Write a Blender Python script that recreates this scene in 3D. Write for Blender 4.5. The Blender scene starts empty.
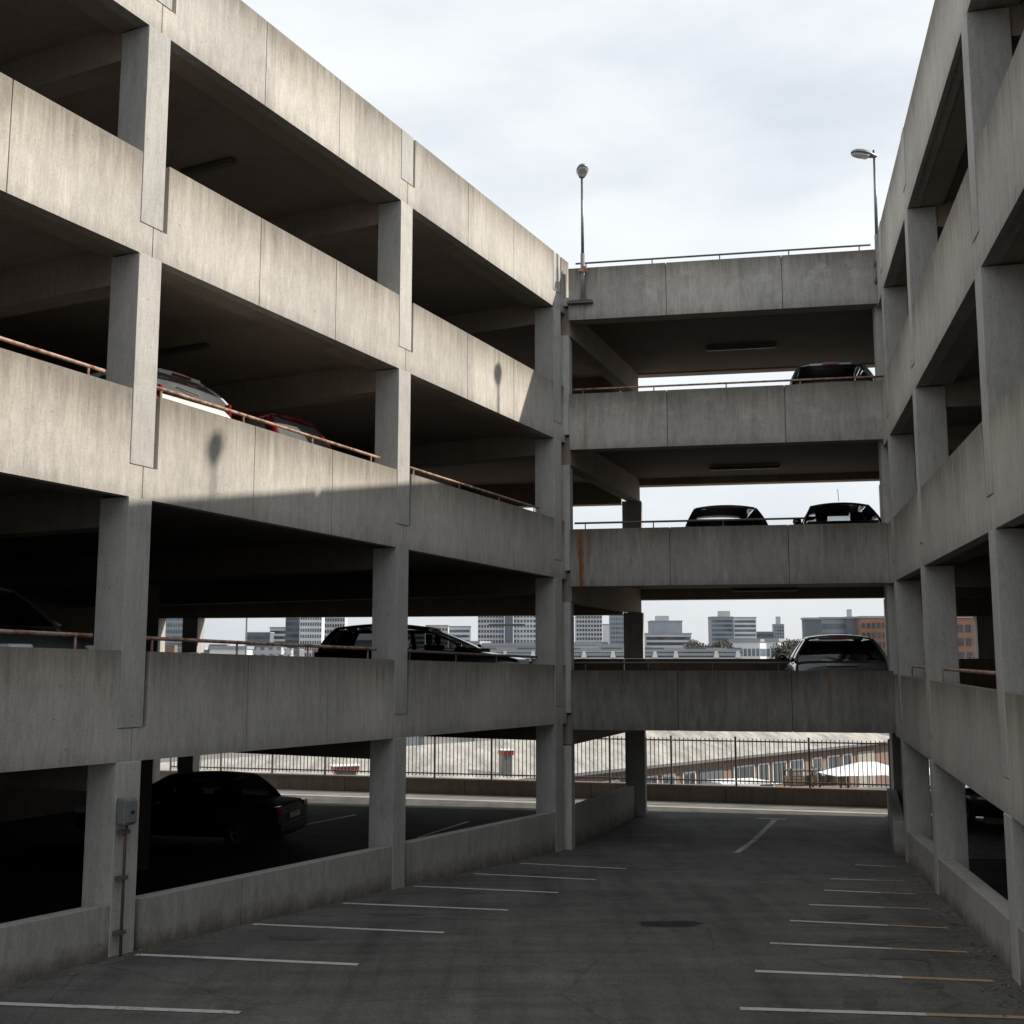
import bpy, bmesh, math, random
from mathutils import Vector, Matrix, noise
random.seed(7)
C = bpy.context.scene.collection
R = math.radians
# ---------------------------------------------------------------- camera, sky, sun, exposure
F = 1140.0; HY = 660.0
PITCH = math.atan((HY - 512) / F)
cd = bpy.data.cameras.new('camera'); cam = bpy.data.objects.new('camera', cd); C.objects.link(cam)
cd.sensor_width = 36; cd.lens = 36 * F / 1024; cd.clip_start = .1; cd.clip_end = 6000
cam.location = (0, 0, 0); cam.rotation_euler = (R(90) + PITCH, 0, 0)
bpy.context.scene.camera = cam
SUN_EL, SUN_AZ = R(33.2), R(79.6)          # azimuth clockwise from +Y
SKY_GAIN = 1.0
w = bpy.data.worlds.new('World'); bpy.context.scene.world = w; w.use_nodes = True
nt = w.node_tree; nt.nodes.clear()
def N(t, k, **kw):
    n = t.nodes.new(k)
    for a, b in kw.items(): setattr(n, a, b)
    return n
out = N(nt, 'ShaderNodeOutputWorld'); bg1 = N(nt, 'ShaderNodeBackground'); bg2 = N(nt, 'ShaderNodeBackground'); mx = N(nt, 'ShaderNodeMixShader')
sky = N(nt, 'ShaderNodeTexSky', sky_type='NISHITA', sun_disc=False, sun_elevation=SUN_EL, sun_rotation=SUN_AZ)
bg1.inputs[1].default_value = .1; nt.links.new(sky.outputs[0], bg1.inputs[0])
tc = N(nt, 'ShaderNodeTexCoord'); mp = N(nt, 'ShaderNodeMapping'); mp.inputs['Scale'].default_value = (1.6, 1.6, 4.6); mp.inputs['Location'].default_value = (.35, 1.2, .1)
nz = N(nt, 'ShaderNodeTexNoise'); nz.inputs['Scale'].default_value = 1.25; nz.inputs['Detail'].default_value = 8; nz.inputs['Roughness'].default_value = .54
cr = N(nt, 'ShaderNodeValToRGB'); e = cr.color_ramp.elements
e[0].position = .31; e[0].color = (.61, .655, .715, 1); e[1].position = .60; e[1].color = (.85, .875, .88, 1)
m_ = e.new(.47); m_.color = (.775, .805, .83, 1)
nt.links.new(tc.outputs['Generated'], mp.inputs[0]); nt.links.new(mp.outputs[0], nz.inputs[0]); nt.links.new(nz.outputs[0], cr.inputs[0])
sz = N(nt, 'ShaderNodeSeparateXYZ'); nt.links.new(tc.outputs['Generated'], sz.inputs[0])
hr = N(nt, 'ShaderNodeValToRGB'); hr.color_ramp.elements[0].position = 0; hr.color_ramp.elements[0].color = (.74, .75, .78, 1); hr.color_ramp.elements[1].position = .26; hr.color_ramp.elements[1].color = (1, 1, 1, 1)
nt.links.new(sz.outputs[2], hr.inputs[0]); mm = N(nt, 'ShaderNodeMix', data_type='RGBA', blend_type='MULTIPLY'); mm.inputs[0].default_value = 1
nt.links.new(cr.outputs[0], mm.inputs[6]); nt.links.new(hr.outputs[0], mm.inputs[7]); nt.links.new(mm.outputs[2], bg2.inputs[0]); bg2.inputs[1].default_value = .98 * SKY_GAIN
mx.inputs[0].default_value = .93
nt.links.new(bg1.outputs[0], mx.inputs[1]); nt.links.new(bg2.outputs[0], mx.inputs[2]); nt.links.new(mx.outputs[0], out.inputs[0])
sd = bpy.data.lights.new('sun', 'SUN'); sd.energy = 4.6; sd.angle = R(.55); sd.color = (1, .915, .81)
sun = bpy.data.objects.new('sun', sd); C.objects.link(sun)
tosun = Vector((math.sin(SUN_AZ) * math.cos(SUN_EL), math.cos(SUN_AZ) * math.cos(SUN_EL), math.sin(SUN_EL)))
sun.rotation_euler = tosun.to_track_quat('Z', 'Y').to_euler(); sun.location = tosun * 60
vs = bpy.context.scene.view_settings; vs.view_transform = 'Standard'; vs.look = 'None'; vs.exposure = .33; vs.gamma = 1

# ---------------------------------------------------------------- helpers
def ray(x, y):
    a, b = (x - 512) / F, (512 - y) / F
    c, s = math.cos(PITCH), math.sin(PITCH)
    return Vector((a, c - s * b, s + c * b))
def at(x, y, Y): r = ray(x, y); return r * (Y / r.y)
def dirv(vx): r = ray(vx, HY); r.z = 0; return r.normalized()
def lerp(x, xs, ys):
    if x <= xs[0]: return ys[0]
    for i in range(1, len(xs)):
        if x <= xs[i]: return ys[i-1] + (ys[i] - ys[i-1]) * (x - xs[i-1]) / (xs[i] - xs[i-1])
    return ys[-1]
def gz(y): return lerp(y, [9, 12.5, 17.5, 22.8, 24.5], [-3.03, -3.09, -3.36, -3.68, -3.75])
def G(x, y):
    r = ray(x, y); lo, hi = 3., 60.
    for _ in range(50):
        m = (lo + hi) / 2; p = r * (m / r.y)
        if p.z > gz(p.y): lo = m
        else: hi = m
    return r * (lo / r.y)

def tag(o, label=None, cat=None, group=None, kind=None):
    if label: o['label'] = label
    if cat: o['category'] = cat
    if group: o['group'] = group
    if kind: o['kind'] = kind
    return o
def empty(name, loc=(0, 0, 0), rz=0, label=None, cat=None, group=None):
    o = bpy.data.objects.new(name, None); C.objects.link(o); o.location = loc; o.rotation_euler = (0, 0, rz)
    return tag(o, label, cat, group)
def copy_tree(o, parent=None):
    c = o.copy(); C.objects.link(c); c.parent = parent
    for ch in list(o.children): copy_tree(ch, c)
    return c

class MB:
    def __init__(s): s.v = []; s.f = []; s.uv = []
    def face(s, pts, uvs=None):
        i = len(s.v); s.v += [tuple(p) for p in pts]; s.f.append(list(range(i, i + len(pts))))
        s.uv += list(uvs) if uvs else [(0, 0)] * len(pts)
    def solid(s, bot, top):
        n = len(bot)
        s.face(list(reversed(bot))); s.face(top)
        for i in range(n):
            j = (i + 1) % n; s.face([bot[i], bot[j], top[j], top[i]])
    def box(s, x0, x1, y0, y1, z0, z1, M=None):
        b = [Vector(p) for p in ((x0, y0, z0), (x1, y0, z0), (x1, y1, z0), (x0, y1, z0))]
        t = [Vector(p) for p in ((x0, y0, z1), (x1, y0, z1), (x1, y1, z1), (x0, y1, z1))]
        if M: b = [M @ p for p in b]; t = [M @ p for p in t]
        s.solid(b, t)
    def tube(s, pts, r, seg=8, r2=None):
        pts = [Vector(p) for p in pts]; rings = []
        for i, p in enumerate(pts):
            d = (pts[min(i+1, len(pts)-1)] - pts[max(i-1, 0)]).normalized()
            a = d.cross(Vector((0, 0, 1)) if abs(d.z) < .9 else Vector((1, 0, 0))).normalized(); b = d.cross(a)
            rr = r if r2 is None else r + (r2 - r) * i / (len(pts) - 1)
            rings.append([p + (a * math.cos(t) + b * math.sin(t)) * rr for t in [2 * math.pi * k / seg for k in range(seg)]])
        for i in range(len(rings) - 1):
            for k in range(seg):
                j = (k + 1) % seg; s.face([rings[i][k], rings[i+1][k], rings[i+1][j], rings[i][j]])
        s.face(rings[0]); s.face(list(reversed(rings[-1])))
    def lathe(s, prof, M=None, seg=20):      # prof: (radius, z)
        rings = [[Vector((r * math.cos(2*math.pi*k/seg), r * math.sin(2*math.pi*k/seg), z)) for k in range(seg)] for r, z in prof]
        if M: rings = [[M @ p for p in r_] for r_ in rings]
        for i in range(len(rings) - 1):
            for k in range(seg):
                j = (k + 1) % seg; s.face([rings[i][k], rings[i][j], rings[i+1][j], rings[i+1][k]])
    def build(s, name, mat, parent=None, smooth=False, merge=True, bevel=0):
        me = bpy.data.meshes.new(name); me.from_pydata(s.v, [], s.f)
        uvl = me.uv_layers.new(name='UVMap')
        for i, l in enumerate(me.loops): uvl.data[i].uv = s.uv[l.vertex_index]
        bm = bmesh.new(); bm.from_mesh(me)
        if merge: bmesh.ops.remove_doubles(bm, verts=bm.verts, dist=1e-5)
        bmesh.ops.recalc_face_normals(bm, faces=bm.faces)
        bm.to_mesh(me); bm.free()
        if smooth:
            for p in me.polygons: p.use_smooth = True
        o = bpy.data.objects.new(name, me); C.objects.link(o); me.materials.append(mat)
        if parent: o.parent = parent
        if bevel:
            b = o.modifiers.new('bevel', 'BEVEL'); b.width = bevel; b.segments = 2; b.limit_method = 'ANGLE'; b.angle_limit = R(40)
        return o

# ---------------------------------------------------------------- materials
def newmat(name):
    m = bpy.data.materials.new(name); m.use_nodes = True; t = m.node_tree; t.nodes.clear()
    o = N(t, 'ShaderNodeOutputMaterial'); b = N(t, 'ShaderNodeBsdfPrincipled'); t.links.new(b.outputs[0], o.inputs[0])
    return m, t, b
def noise_(t, vec, scale, detail=4, rough=.55):
    n = N(t, 'ShaderNodeTexNoise'); n.inputs['Scale'].default_value = scale; n.inputs['Detail'].default_value = detail; n.inputs['Roughness'].default_value = rough
    t.links.new(vec, n.inputs[0]); return n.outputs[0]
def map_(t, vec, sc, rot=(0, 0, 0)):
    m = N(t, 'ShaderNodeMapping'); m.inputs['Scale'].default_value = sc; m.inputs['Rotation'].default_value = rot; t.links.new(vec, m.inputs[0]); return m.outputs[0]
def ramp(t, fac, stops):
    r = N(t, 'ShaderNodeValToRGB'); el = r.color_ramp.elements
    def c(v): return (v, v, v, 1) if isinstance(v, (int, float)) else (*v, 1)
    el[0].position = stops[0][0]; el[0].color = c(stops[0][1]); el[1].position = stops[-1][0]; el[1].color = c(stops[-1][1])
    for p, v in stops[1:-1]: q = el.new(p); q.color = c(v)
    t.links.new(fac, r.inputs[0]); return r.outputs[0]
def mul(t, a, b, mode='MULTIPLY', fac=1):
    m = N(t, 'ShaderNodeMix', data_type='RGBA', blend_type=mode)
    for i, v in ((6, a), (7, b)):
        if isinstance(v, tuple): m.inputs[i].default_value = (*v, 1)
        else: t.links.new(v, m.inputs[i])
    if isinstance(fac, (int, float)): m.inputs[0].default_value = fac
    else: t.links.new(fac, m.inputs[0])
    return m.outputs[2]
def mth(t, op, a, b=0.):
    m = N(t, 'ShaderNodeMath', operation=op)
    for i, v in ((0, a), (1, b)):
        if isinstance(v, (int, float)): m.inputs[i].default_value = v
        else: t.links.new(v, m.inputs[i])
    return m.outputs[0]
def bump(t, b, h, strength=.3, dist=.01):
    n = N(t, 'ShaderNodeBump'); n.inputs['Strength'].default_value = strength; n.inputs['Distance'].default_value = dist
    t.links.new(h, n.inputs['Height']); t.links.new(n.outputs[0], b.inputs['Normal'])

def concrete(name, base=(.335, .32, .295), streak=.2, top=False, foot=False, rust=(), boards=False, dark=1.0, efflo=False):
    m, t, b = newmat(name)
    geo = N(t, 'ShaderNodeNewGeometry'); P = geo.outputs['Position']
    col = ramp(t, noise_(t, P, .55, 5), [(.3, tuple(c * .88 * dark for c in base)), (.7, tuple(c * 1.08 * dark for c in base))])
    st = noise_(t, map_(t, P, (9, 9, 1.5)), 1, 8, .72)
    col = mul(t, col, ramp(t, st, [(.30, 1 - streak), (.64, 1.03)]))
    blot_ = noise_(t, map_(t, P, (1.7, 1.7, 1.2)), 1, 8, .74)
    col = mul(t, col, ramp(t, blot_, [(.30, .83), (.46, .98), (.70, 1.05)]))
    fine = noise_(t, map_(t, P, (30, 30, 4.5)), 1, 4, .7)
    col = mul(t, col, ramp(t, fine, [(.30, .86), (.68, 1.07)]))
    sp = noise_(t, P, 42, 4, .8)
    col = mul(t, col, ramp(t, sp, [(.28, .70), (.46, .99), (.75, 1.10)]))
    oi = N(t, 'ShaderNodeObjectInfo'); wn = N(t, 'ShaderNodeTexWhiteNoise', noise_dimensions='2D')
    uv0 = N(t, 'ShaderNodeUVMap'); s0 = N(t, 'ShaderNodeSeparateXYZ'); t.links.new(uv0.outputs[0], s0.inputs[0])
    cb = N(t, 'ShaderNodeCombineXYZ'); t.links.new(mth(t, 'FLOOR', mth(t, 'MULTIPLY', mth(t, 'ADD', s0.outputs[0], .14), .535)), cb.inputs[0]); t.links.new(oi.outputs['Random'], cb.inputs[1])
    t.links.new(cb.outputs[0], wn.inputs[0])
    col = mul(t, col, ramp(t, wn.outputs[0], [(0, (.87, .87, .88)), (1, (1.06, 1.05, 1.03))]))
    # pitting: sparse small dark holes
    vo = N(t, 'ShaderNodeTexVoronoi'); vo.inputs['Scale'].default_value = 4.2; t.links.new(P, vo.inputs[0])
    col = mul(t, col, ramp(t, vo.outputs['Distance'], [(.035, .55), (.06, 1.0)]))
    if top or rust or foot or efflo:
        uvn = N(t, 'ShaderNodeUVMap'); sx = N(t, 'ShaderNodeSeparateXYZ'); t.links.new(uvn.outputs[0], sx.inputs[0])
        U, V = sx.outputs[0], sx.outputs[1]
    if top:   # algae and soot washed down from the coping in uneven runs
        run = noise_(t, map_(t, P, (11, 11, .25)), 1, 5, .7)
        big = noise_(t, map_(t, P, (.8, .8, .3)), 1, 3)
        v2 = mth(t, 'ADD', V, mth(t, 'MULTIPLY', mth(t, 'SUBTRACT', run, .5), .62))
        v2 = mth(t, 'ADD', v2, mth(t, 'MULTIPLY', mth(t, 'SUBTRACT', big, .5), .5))
        col = mul(t, col, ramp(t, v2, [(.45, (1.04, 1.04, 1.04)), (.72, (.86, .84, .81)), (1.0, (.50, .48, .45))]))
        v3 = mth(t, 'SUBTRACT', .16, mth(t, 'ADD', V, mth(t, 'MULTIPLY', mth(t, 'SUBTRACT', st, .5), .3)))
        col = mul(t, col, ramp(t, v3, [(0.0, 1.0), (.16, .80)]))
    if efflo:
        ef = noise_(t, map_(t, P, (1.3, 1.3, 2.2)), 1.6, 6, .7)
        pat = mth(t, 'MULTIPLY', ramp(t, ef, [(.52, 0.), (.66, 1.)]), ramp(t, V, [(.15, 0.), (.4, 1.), (.75, 1.), (.95, 0.)]))
        pat = mth(t, 'MULTIPLY', pat, .38)
        col = mul(t, col, (.52, .51, .49), 'MIX', pat)
    if foot:
        fm = mth(t, 'ADD', V, mth(t, 'MULTIPLY', mth(t, 'SUBTRACT', noise_(t, P, 3.2, 6, .7), .5), .8))
        col = mul(t, col, ramp(t, fm, [(.0, (.42, .40, .37)), (.22, (.72, .70, .67)), (.42, (1, 1, 1))]))
    for (u0, wd, v0, strength) in rust:
        jag = noise_(t, map_(t, P, (14, 14, 1.2)), 1, 5, .75)
        d = mth(t, 'ABSOLUTE', mth(t, 'SUBTRACT', U, u0))
        d = mth(t, 'DIVIDE', d, wd)
        k = mth(t, 'SUBTRACT', mth(t, 'ADD', 1.0, mth(t, 'MULTIPLY', mth(t, 'SUBTRACT', jag, .5), 4.2)), d)
        k = mth(t, 'MULTIPLY', ramp(t, k, [(.0, 0.), (.7, 1.)]), ramp(t, V, [(max(v0 - .15, 0), 0.), (v0 + .1, 1.)]) if v0 > 0 else 1.0)
        col = mul(t, col, (.20, .075, .025), 'MIX', mth(t, 'MULTIPLY', k, strength))
    t.links.new(col, b.inputs['Base Color']); b.inputs['Roughness'].default_value = .88; b.inputs['Specular IOR Level'].default_value = .25
    h = mth(t, 'ADD', mth(t, 'MULTIPLY', sp, .5), mth(t, 'MULTIPLY', fine, .7))
    bump(t, b, h, .35, .008)
    return m
def simple(name, col, rough=.5, metal=0, var=.15, scale=8, spec=.5, coat=0):
    m, t, b = newmat(name)
    geo = N(t, 'ShaderNodeNewGeometry')
    c = ramp(t, noise_(t, geo.outputs['Position'], scale, 4), [(.3, tuple(x * (1 - var) for x in col)), (.7, tuple(min(1, x * (1 + var)) for x in col))])
    t.links.new(c, b.inputs['Base Color']); b.inputs['Roughness'].default_value = rough; b.inputs['Metallic'].default_value = metal
    b.inputs['Specular IOR Level'].default_value = spec; b.inputs['Coat Weight'].default_value = coat; b.inputs['Coat Roughness'].default_value = .05
    return m
def glassmat(name, tint=(.80, .83, .82), rough=.02):
    m, t, b = newmat(name)
    o = [n for n in t.nodes if n.type == 'OUTPUT_MATERIAL'][0]
    t.nodes.remove(b)
    tr = N(t, 'ShaderNodeBsdfTransparent'); tr.inputs[0].default_value = (*tint, 1)
    gl = N(t, 'ShaderNodeBsdfGlossy'); gl.inputs['Roughness'].default_value = rough; gl.inputs[0].default_value = (.9, .9, .9, 1)
    fr = N(t, 'ShaderNodeFresnel'); fr.inputs[0].default_value = 1.6; mxn = N(t, 'ShaderNodeMixShader')
    t.links.new(fr.outputs[0], mxn.inputs[0]); t.links.new(tr.outputs[0], mxn.inputs[1]); t.links.new(gl.outputs[0], mxn.inputs[2]); t.links.new(mxn.outputs[0], o.inputs[0])
    return m
def rusty(name, paint, rustc=(.20, .09, .05), lo=.45, hi=.58):
    m, t, b = newmat(name); geo = N(t, 'ShaderNodeNewGeometry'); P = geo.outputs['Position']
    f = ramp(t, noise_(t, P, 9, 6, .7), [(lo, 0.), (hi, 1.)])
    r_ = ramp(t, noise_(t, P, 40, 3), [(.3, tuple(c * .6 for c in rustc)), (.7, tuple(c * 1.4 for c in rustc))])
    t.links.new(mul(t, paint, r_, 'MIX', f), b.inputs['Base Color']); b.inputs['Roughness'].default_value = .75
    bump(t, b, noise_(t, P, 50, 3), .4, .004)
    return m
WARM = (.50, .478, .44)
M = {}
M['conc_parapet'] = concrete('parapet_concrete', WARM, .17, top=True)
M['conc_bridge'] = concrete('bridge_parapet_concrete', (.43, .415, .39), .26, top=True, efflo=True, rust=((.45, .05, 0, .35),))
M['conc_bridge_rust'] = concrete('rust_streaked_parapet_concrete', (.37, .355, .33), .3, top=True, rust=((.33, .075, 0, .95), (.50, .06, .35, .5), (1.75, .03, .6, .3)))
M['conc_bridge_low'] = concrete('shade_toned_parapet_concrete', (.25, .24, .225), .4, top=True, rust=((5.1, .05, .3, .4), (3.9, .04, .1, .2)))  # shade low in the court put into the base colour, plus rust streaks
M['conc_column'] = concrete('column_concrete', (.47, .46, .44), .13)
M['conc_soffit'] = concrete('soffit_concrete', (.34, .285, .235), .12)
M['conc_soffit_low'] = concrete('shade_darkened_low_soffit_concrete', (.15, .125, .10), .12)  # base colour darkened to carry the deep shade of the interiors
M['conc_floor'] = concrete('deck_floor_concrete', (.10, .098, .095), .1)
M['conc_low'] = concrete('low_wall_concrete', (.42, .405, .38), .22, foot=True)
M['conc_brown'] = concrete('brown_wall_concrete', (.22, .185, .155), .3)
def asphalt():
    m, t, b = newmat('asphalt'); geo = N(t, 'ShaderNodeNewGeometry'); P = geo.outputs['Position']
    c = ramp(t, noise_(t, P, .35, 6, .6), [(.3, (.088, .086, .081)), (.7, (.142, .139, .131))])
    c = mul(t, c, ramp(t, noise_(t, map_(t, P, (.5, 2.6, 1), (0, 0, R(-10))), 1, 5, .6), [(.3, .75), (.7, 1.15)]))
    c = mul(t, c, ramp(t, noise_(t, P, 90, 3, .8), [(.3, .45), (.55, 1.05), (.72, 1.9)]))
    c = mul(t, c, ramp(t, noise_(t, P, 2.3, 5, .7), [(.30, .70), (.46, 1.0)]))
    c = mul(t, c, ramp(t, noise_(t, map_(t, P, (3.2, .22, 1), (0, 0, R(-12))), 1, 6, .6), [(.32, .74), (.5, 1.0), (.7, 1.12)]))
    c = mul(t, c, ramp(t, noise_(t, P, 24, 5, .8), [(.3, .72), (.5, 1.0), (.75, 1.2)]))
    cr_ = N(t, 'ShaderNodeTexVoronoi', feature='DISTANCE_TO_EDGE'); cr_.inputs['Scale'].default_value = .33
    wob = N(t, 'ShaderNodeMix', data_type='VECTOR'); wob.inputs[0].default_value = .12
    nn = N(t, 'ShaderNodeTexNoise'); nn.inputs['Scale'].default_value = 2.0; nn.inputs['Detail'].default_value = 5; t.links.new(P, nn.inputs[0])
    t.links.new(P, wob.inputs[4]); t.links.new(nn.outputs[1], wob.inputs[5]); t.links.new(wob.outputs[1], cr_.inputs[0])
    c = mul(t, c, ramp(t, cr_.outputs[0], [(.0, .72), (.006, 1.)]))
    t.links.new(c, b.inputs['Base Color'])
    t.links.new(ramp(t, noise_(t, P, 1.1, 5, .6), [(.3, .72), (.7, .93)]), b.inputs['Roughness'])
    b.inputs['Specular IOR Level'].default_value = .3
    bump(t, b, noise_(t, P, 95, 2), .5, .006)
    return m
M['asphalt'] = asphalt()
def paintmat(pc=(.52, .52, .50)):
    m, t, b = newmat('worn_line_paint'); geo = N(t, 'ShaderNodeNewGeometry'); P = geo.outputs['Position']
    f = mth(t, 'ADD', mth(t, 'MULTIPLY', noise_(t, P, 28, 4, .8), .6), mth(t, 'MULTIPLY', noise_(t, P, 3, 3, .6), .4))
    k = ramp(t, f, [(.34, 0.), (.47, 1.)])
    c = mul(t, (.09, .09, .088), pc, 'MIX', k)
    t.links.new(c, b.inputs['Base Color']); b.inputs['Roughness'].default_value = .85
    return m
M['line'] = paintmat(); M['line_tan'] = paintmat((.36, .25, .14))
M['rust_rail'] = rusty('rusty_red_paint', (.40, .27, .21))
M['dark_rail'] = rusty('weathered_dark_steel', (.10, .095, .09), lo=.52, hi=.66)
M['galv'] = simple('galvanised_steel', (.20, .205, .21), .45, .7, .25, 12)
M['greybox'] = rusty('grey_painted_metal', (.17, .175, .18), lo=.66, hi=.75)
M['fence'] = simple('weathered_fence_steel', (.17, .17, .17), .6, .3)
M['black'] = simple('black_rubber', (.015, .015, .015), .8)
M['interior'] = simple('dark_car_interior', (.02, .02, .021), .9)
M['chrome'] = simple('chrome', (.6, .6, .6), .15, 1)
M['glass'] = glassmat('car_glass')
M['darkglass'] = simple('dark_window_glass', (.05, .065, .08), .08, 0, .4, .7, .8)
M['plastic'] = simple('black_trim_plastic', (.02, .02, .022), .55)
M['red_lens'] = simple('red_lamp_lens', (.26, .010, .012), .15, 0, .1)
M['clear_lens'] = simple('clear_lamp_lens', (.55, .57, .6), .08, 0, .1)
M['plate'] = simple('number_plate', (.55, .5, .3), .5)
M['lamp_case'] = simple('dusty_lamp_case', (.10, .09, .08), .7)
M['diffuser'] = simple('unlit_lamp_diffuser', (.16, .15, .13), .4)
def paint(name, c, metal=.3): return simple(name, c, .28, metal, .03, 3, .5, .9)

# ---------------------------------------------------------------- plan of the car park
r0 = ray(565, HY); P0 = r0 * (23.0 / r0.y); P0.z = 0
DB, DL, DR = -dirv(-5600), dirv(1088), dirv(775)
def isect(px, P, d):
    n = Vector((d.y, -d.x, 0)); r = ray(px, HY); return r * (n.dot(P) / n.dot(r))
PR = isect(893, P0, DB); PR.z = 0
class Fr:
    """a facade line: s runs along it, t runs inward"""
    def __init__(s, P, d, n): s.P = P.copy(); s.P.z = 0; s.d = d; s.n = n
    def p(s, a, t, z): q = s.P + s.d * a + s.n * t; return Vector((q.x, q.y, z))
    def s_of(s, px, t=0, y=HY):
        r = ray(px, y); q = s.P + s.n * t; nn = Vector((s.d.y, -s.d.x, 0)); h = r * (nn.dot(q) / nn.dot(r)); return (h - q).dot(s.d)
FL = Fr(P0, DL, Vector((-DL.y, DL.x, 0)))
FR = Fr(PR, DR, Vector((DR.y, -DR.x, 0)))
FB = Fr(P0, DB, Vector((-DB.y, DB.x, 0)))
lev = {
 'L': [((-1.25, -.0137), (-.105, -.0175)), ((1.62, -.0145), (2.805, -.017)), ((4.43, -.0135), (5.595, -.0158)), ((7.17, -.0145), (8.35, -.016))],
 'R': [((-1.42, .008), (-.27, .004)), ((1.45, .0135), (2.6, .0115)), ((4.13, .0105), (5.4, .012)), ((6.95, .012), (8.25, .007))],
 'B': [((-1.37, 0), (-.205, 0)), ((1.47, 0), (2.63, 0)), ((4.27, 0), (5.43, 0)), ((7.0, 0), (8.11, 0))]}
def zf(c): return lambda s: c[0] + c[1] * s
REAR = Vector((3.10, 28.9, 0))                     # rear corner column left of the bridge
REARR = REAR + DB * 6.28                              # rear corner column right of the bridge
FRe = Fr(REAR, DB, Vector((-DB.y, DB.x, 0)))          # rear facade line (inward = away)
def rear_s(px): return FRe.s_of(px)
LB = FRe.p(rear_s(150), 0, 0)                        # far left end of the rear facade
WL = (LB - P0).dot(FL.n)                             # depth of the left wing

def prism(mb, fr, poly, t0, t1, pb=None, pt=None):
    """poly (s,z) extruded from t0 to t1; uv = (s, height fraction)"""
    def uv(s, z):
        if pb is None: return (s, .5)
        return (s, (z - pb(s)) / (pt(s) - pb(s)))
    a = [fr.p(s, t0, z) for s, z in poly]; b = [fr.p(s, t1, z) for s, z in poly]; u = [uv(s, z) for s, z in poly]
    mb.face(a, u); mb.face(list(reversed(b)), list(reversed(u)))
    n = len(poly)
    for i in range(n):
        j = (i + 1) % n; mb.face([a[i], b[i], b[j], a[j]], [u[i], u[i], u[j], u[j]])
def sbox(mb, fr, s0, s1, t0, t1, z0, z1):
    f0 = z0 if callable(z0) else (lambda s: z0); f1 = z1 if callable(z1) else (lambda s: z1)
    prism(mb, fr, [(s0, f0(s0)), (s1, f0(s1)), (s1, f1(s1)), (s0, f1(s0))], t0, t1)

CW = .35; GAP = .075; NOTCH = .30; TH = .18; J = .007
def parapet_bay(mb, fr, c0, c1, pb, pt, first, last):
    """between column far edges c0 and c1; first/last: plain ends"""
    a = c0 + (GAP if not first else 0); b = c1 - (CW if not last else 0)
    j = [a + (b - a) * k / 3 for k in (1, 2)]
    nz = lambda s: pb(s) + NOTCH * (pt(s) - pb(s))
    m0 = c0 - CW / 2 + .03 if not first else c0; m1 = c1 - CW / 2 + .03 if not last else c1
    P1 = [(m0 + J, pb(m0)), (j[0] - J, pb(j[0])), (j[0] - J, pt(j[0])), (a, pt(a))] + ([] if first else [(a, nz(a)), (m0 + J, nz(m0))])
    P2 = [(j[0] + J, pb(j[0])), (j[1] - J, pb(j[1])), (j[1] - J, pt(j[1])), (j[0] + J, pt(j[0]))]
    P3 = [(j[1] + J, pb(j[1])), (m1 - J, pb(m1))] + ([] if last else [(m1 - J, nz(m1)), (b - .004, nz(b))]) + [(b - .004, pt(b)), (j[1] + J, pt(j[1]))]
    for p in (P1, P2, P3): prism(mb, fr, p, 0, .06, pb, pt)
    e = .012
    if not first: prism(mb, fr, [(a - GAP + .001, nz(a)), (a + .002, nz(a)), (a + .002, pt(a) - e), (a - GAP + .001, pt(a) - e)], .085, .17)  # added backing plate behind the slot, keeps sun from leaking through
    back = [(m0, pb(m0) + e), (m1, pb(m1) + e)] + ([(m1, pt(m1) - e)] if last else [(m1, nz(m1) - e), (b - .006, nz(b) - e), (b - .006, pt(b) - e)]) + ([(m0, pt(m0) - e)] if first else [(a + .003, pt(a) - e), (a + .003, nz(a) - e), (m0, nz(m0) - e)])
    prism(mb, fr, back, .06, TH, pb, pt)

def slab(mb, pts, z0, z1):
    mb.solid([Vector((p.x, p.y, z0(p))) for p in pts], [Vector((p.x, p.y, z1(p))) for p in pts])

def column(fr, far, z0, z1, parent, depth=.43, width=CW, mat='conc_column', t0=-.010):
    mb = MB(); f0 = z0 if callable(z0) else (lambda s: z0); f1 = z1 if callable(z1) else (lambda s: z1)
    s0, s1 = far - width, far
    prism(mb, fr, [(s0, f0(s0)), (s1, f0(s1)), (s1, f1(s1)), (s0, f1(s0))], t0, t0 + depth)
    return mb.build('column', M[mat], parent, bevel=.006)

# ---------------------------------------------------------------- the three concrete wings
left = empty('parking_wing', FL.p(-12, 3, gz(12)), 0, 'long weathered concrete parking wing on the left, its upper parapets in warm sunlight', 'parking garage')
right = empty('parking_wing', FR.p(-10, 3, gz(12)), 0, 'shaded concrete parking wing on the right, seen steeply along its facade', 'parking garage')
bridge = empty('parking_bridge', FB.p(3, 3, gz(24)), 0, 'open concrete parking decks bridging the gap between the two side wings', 'parking garage')
def fix(root):     # keep world positions of meshes built in world coordinates
    inv = Matrix.Translation(-root.location)
    for ch in root.children:
        ch.matrix_parent_inverse = inv

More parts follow.
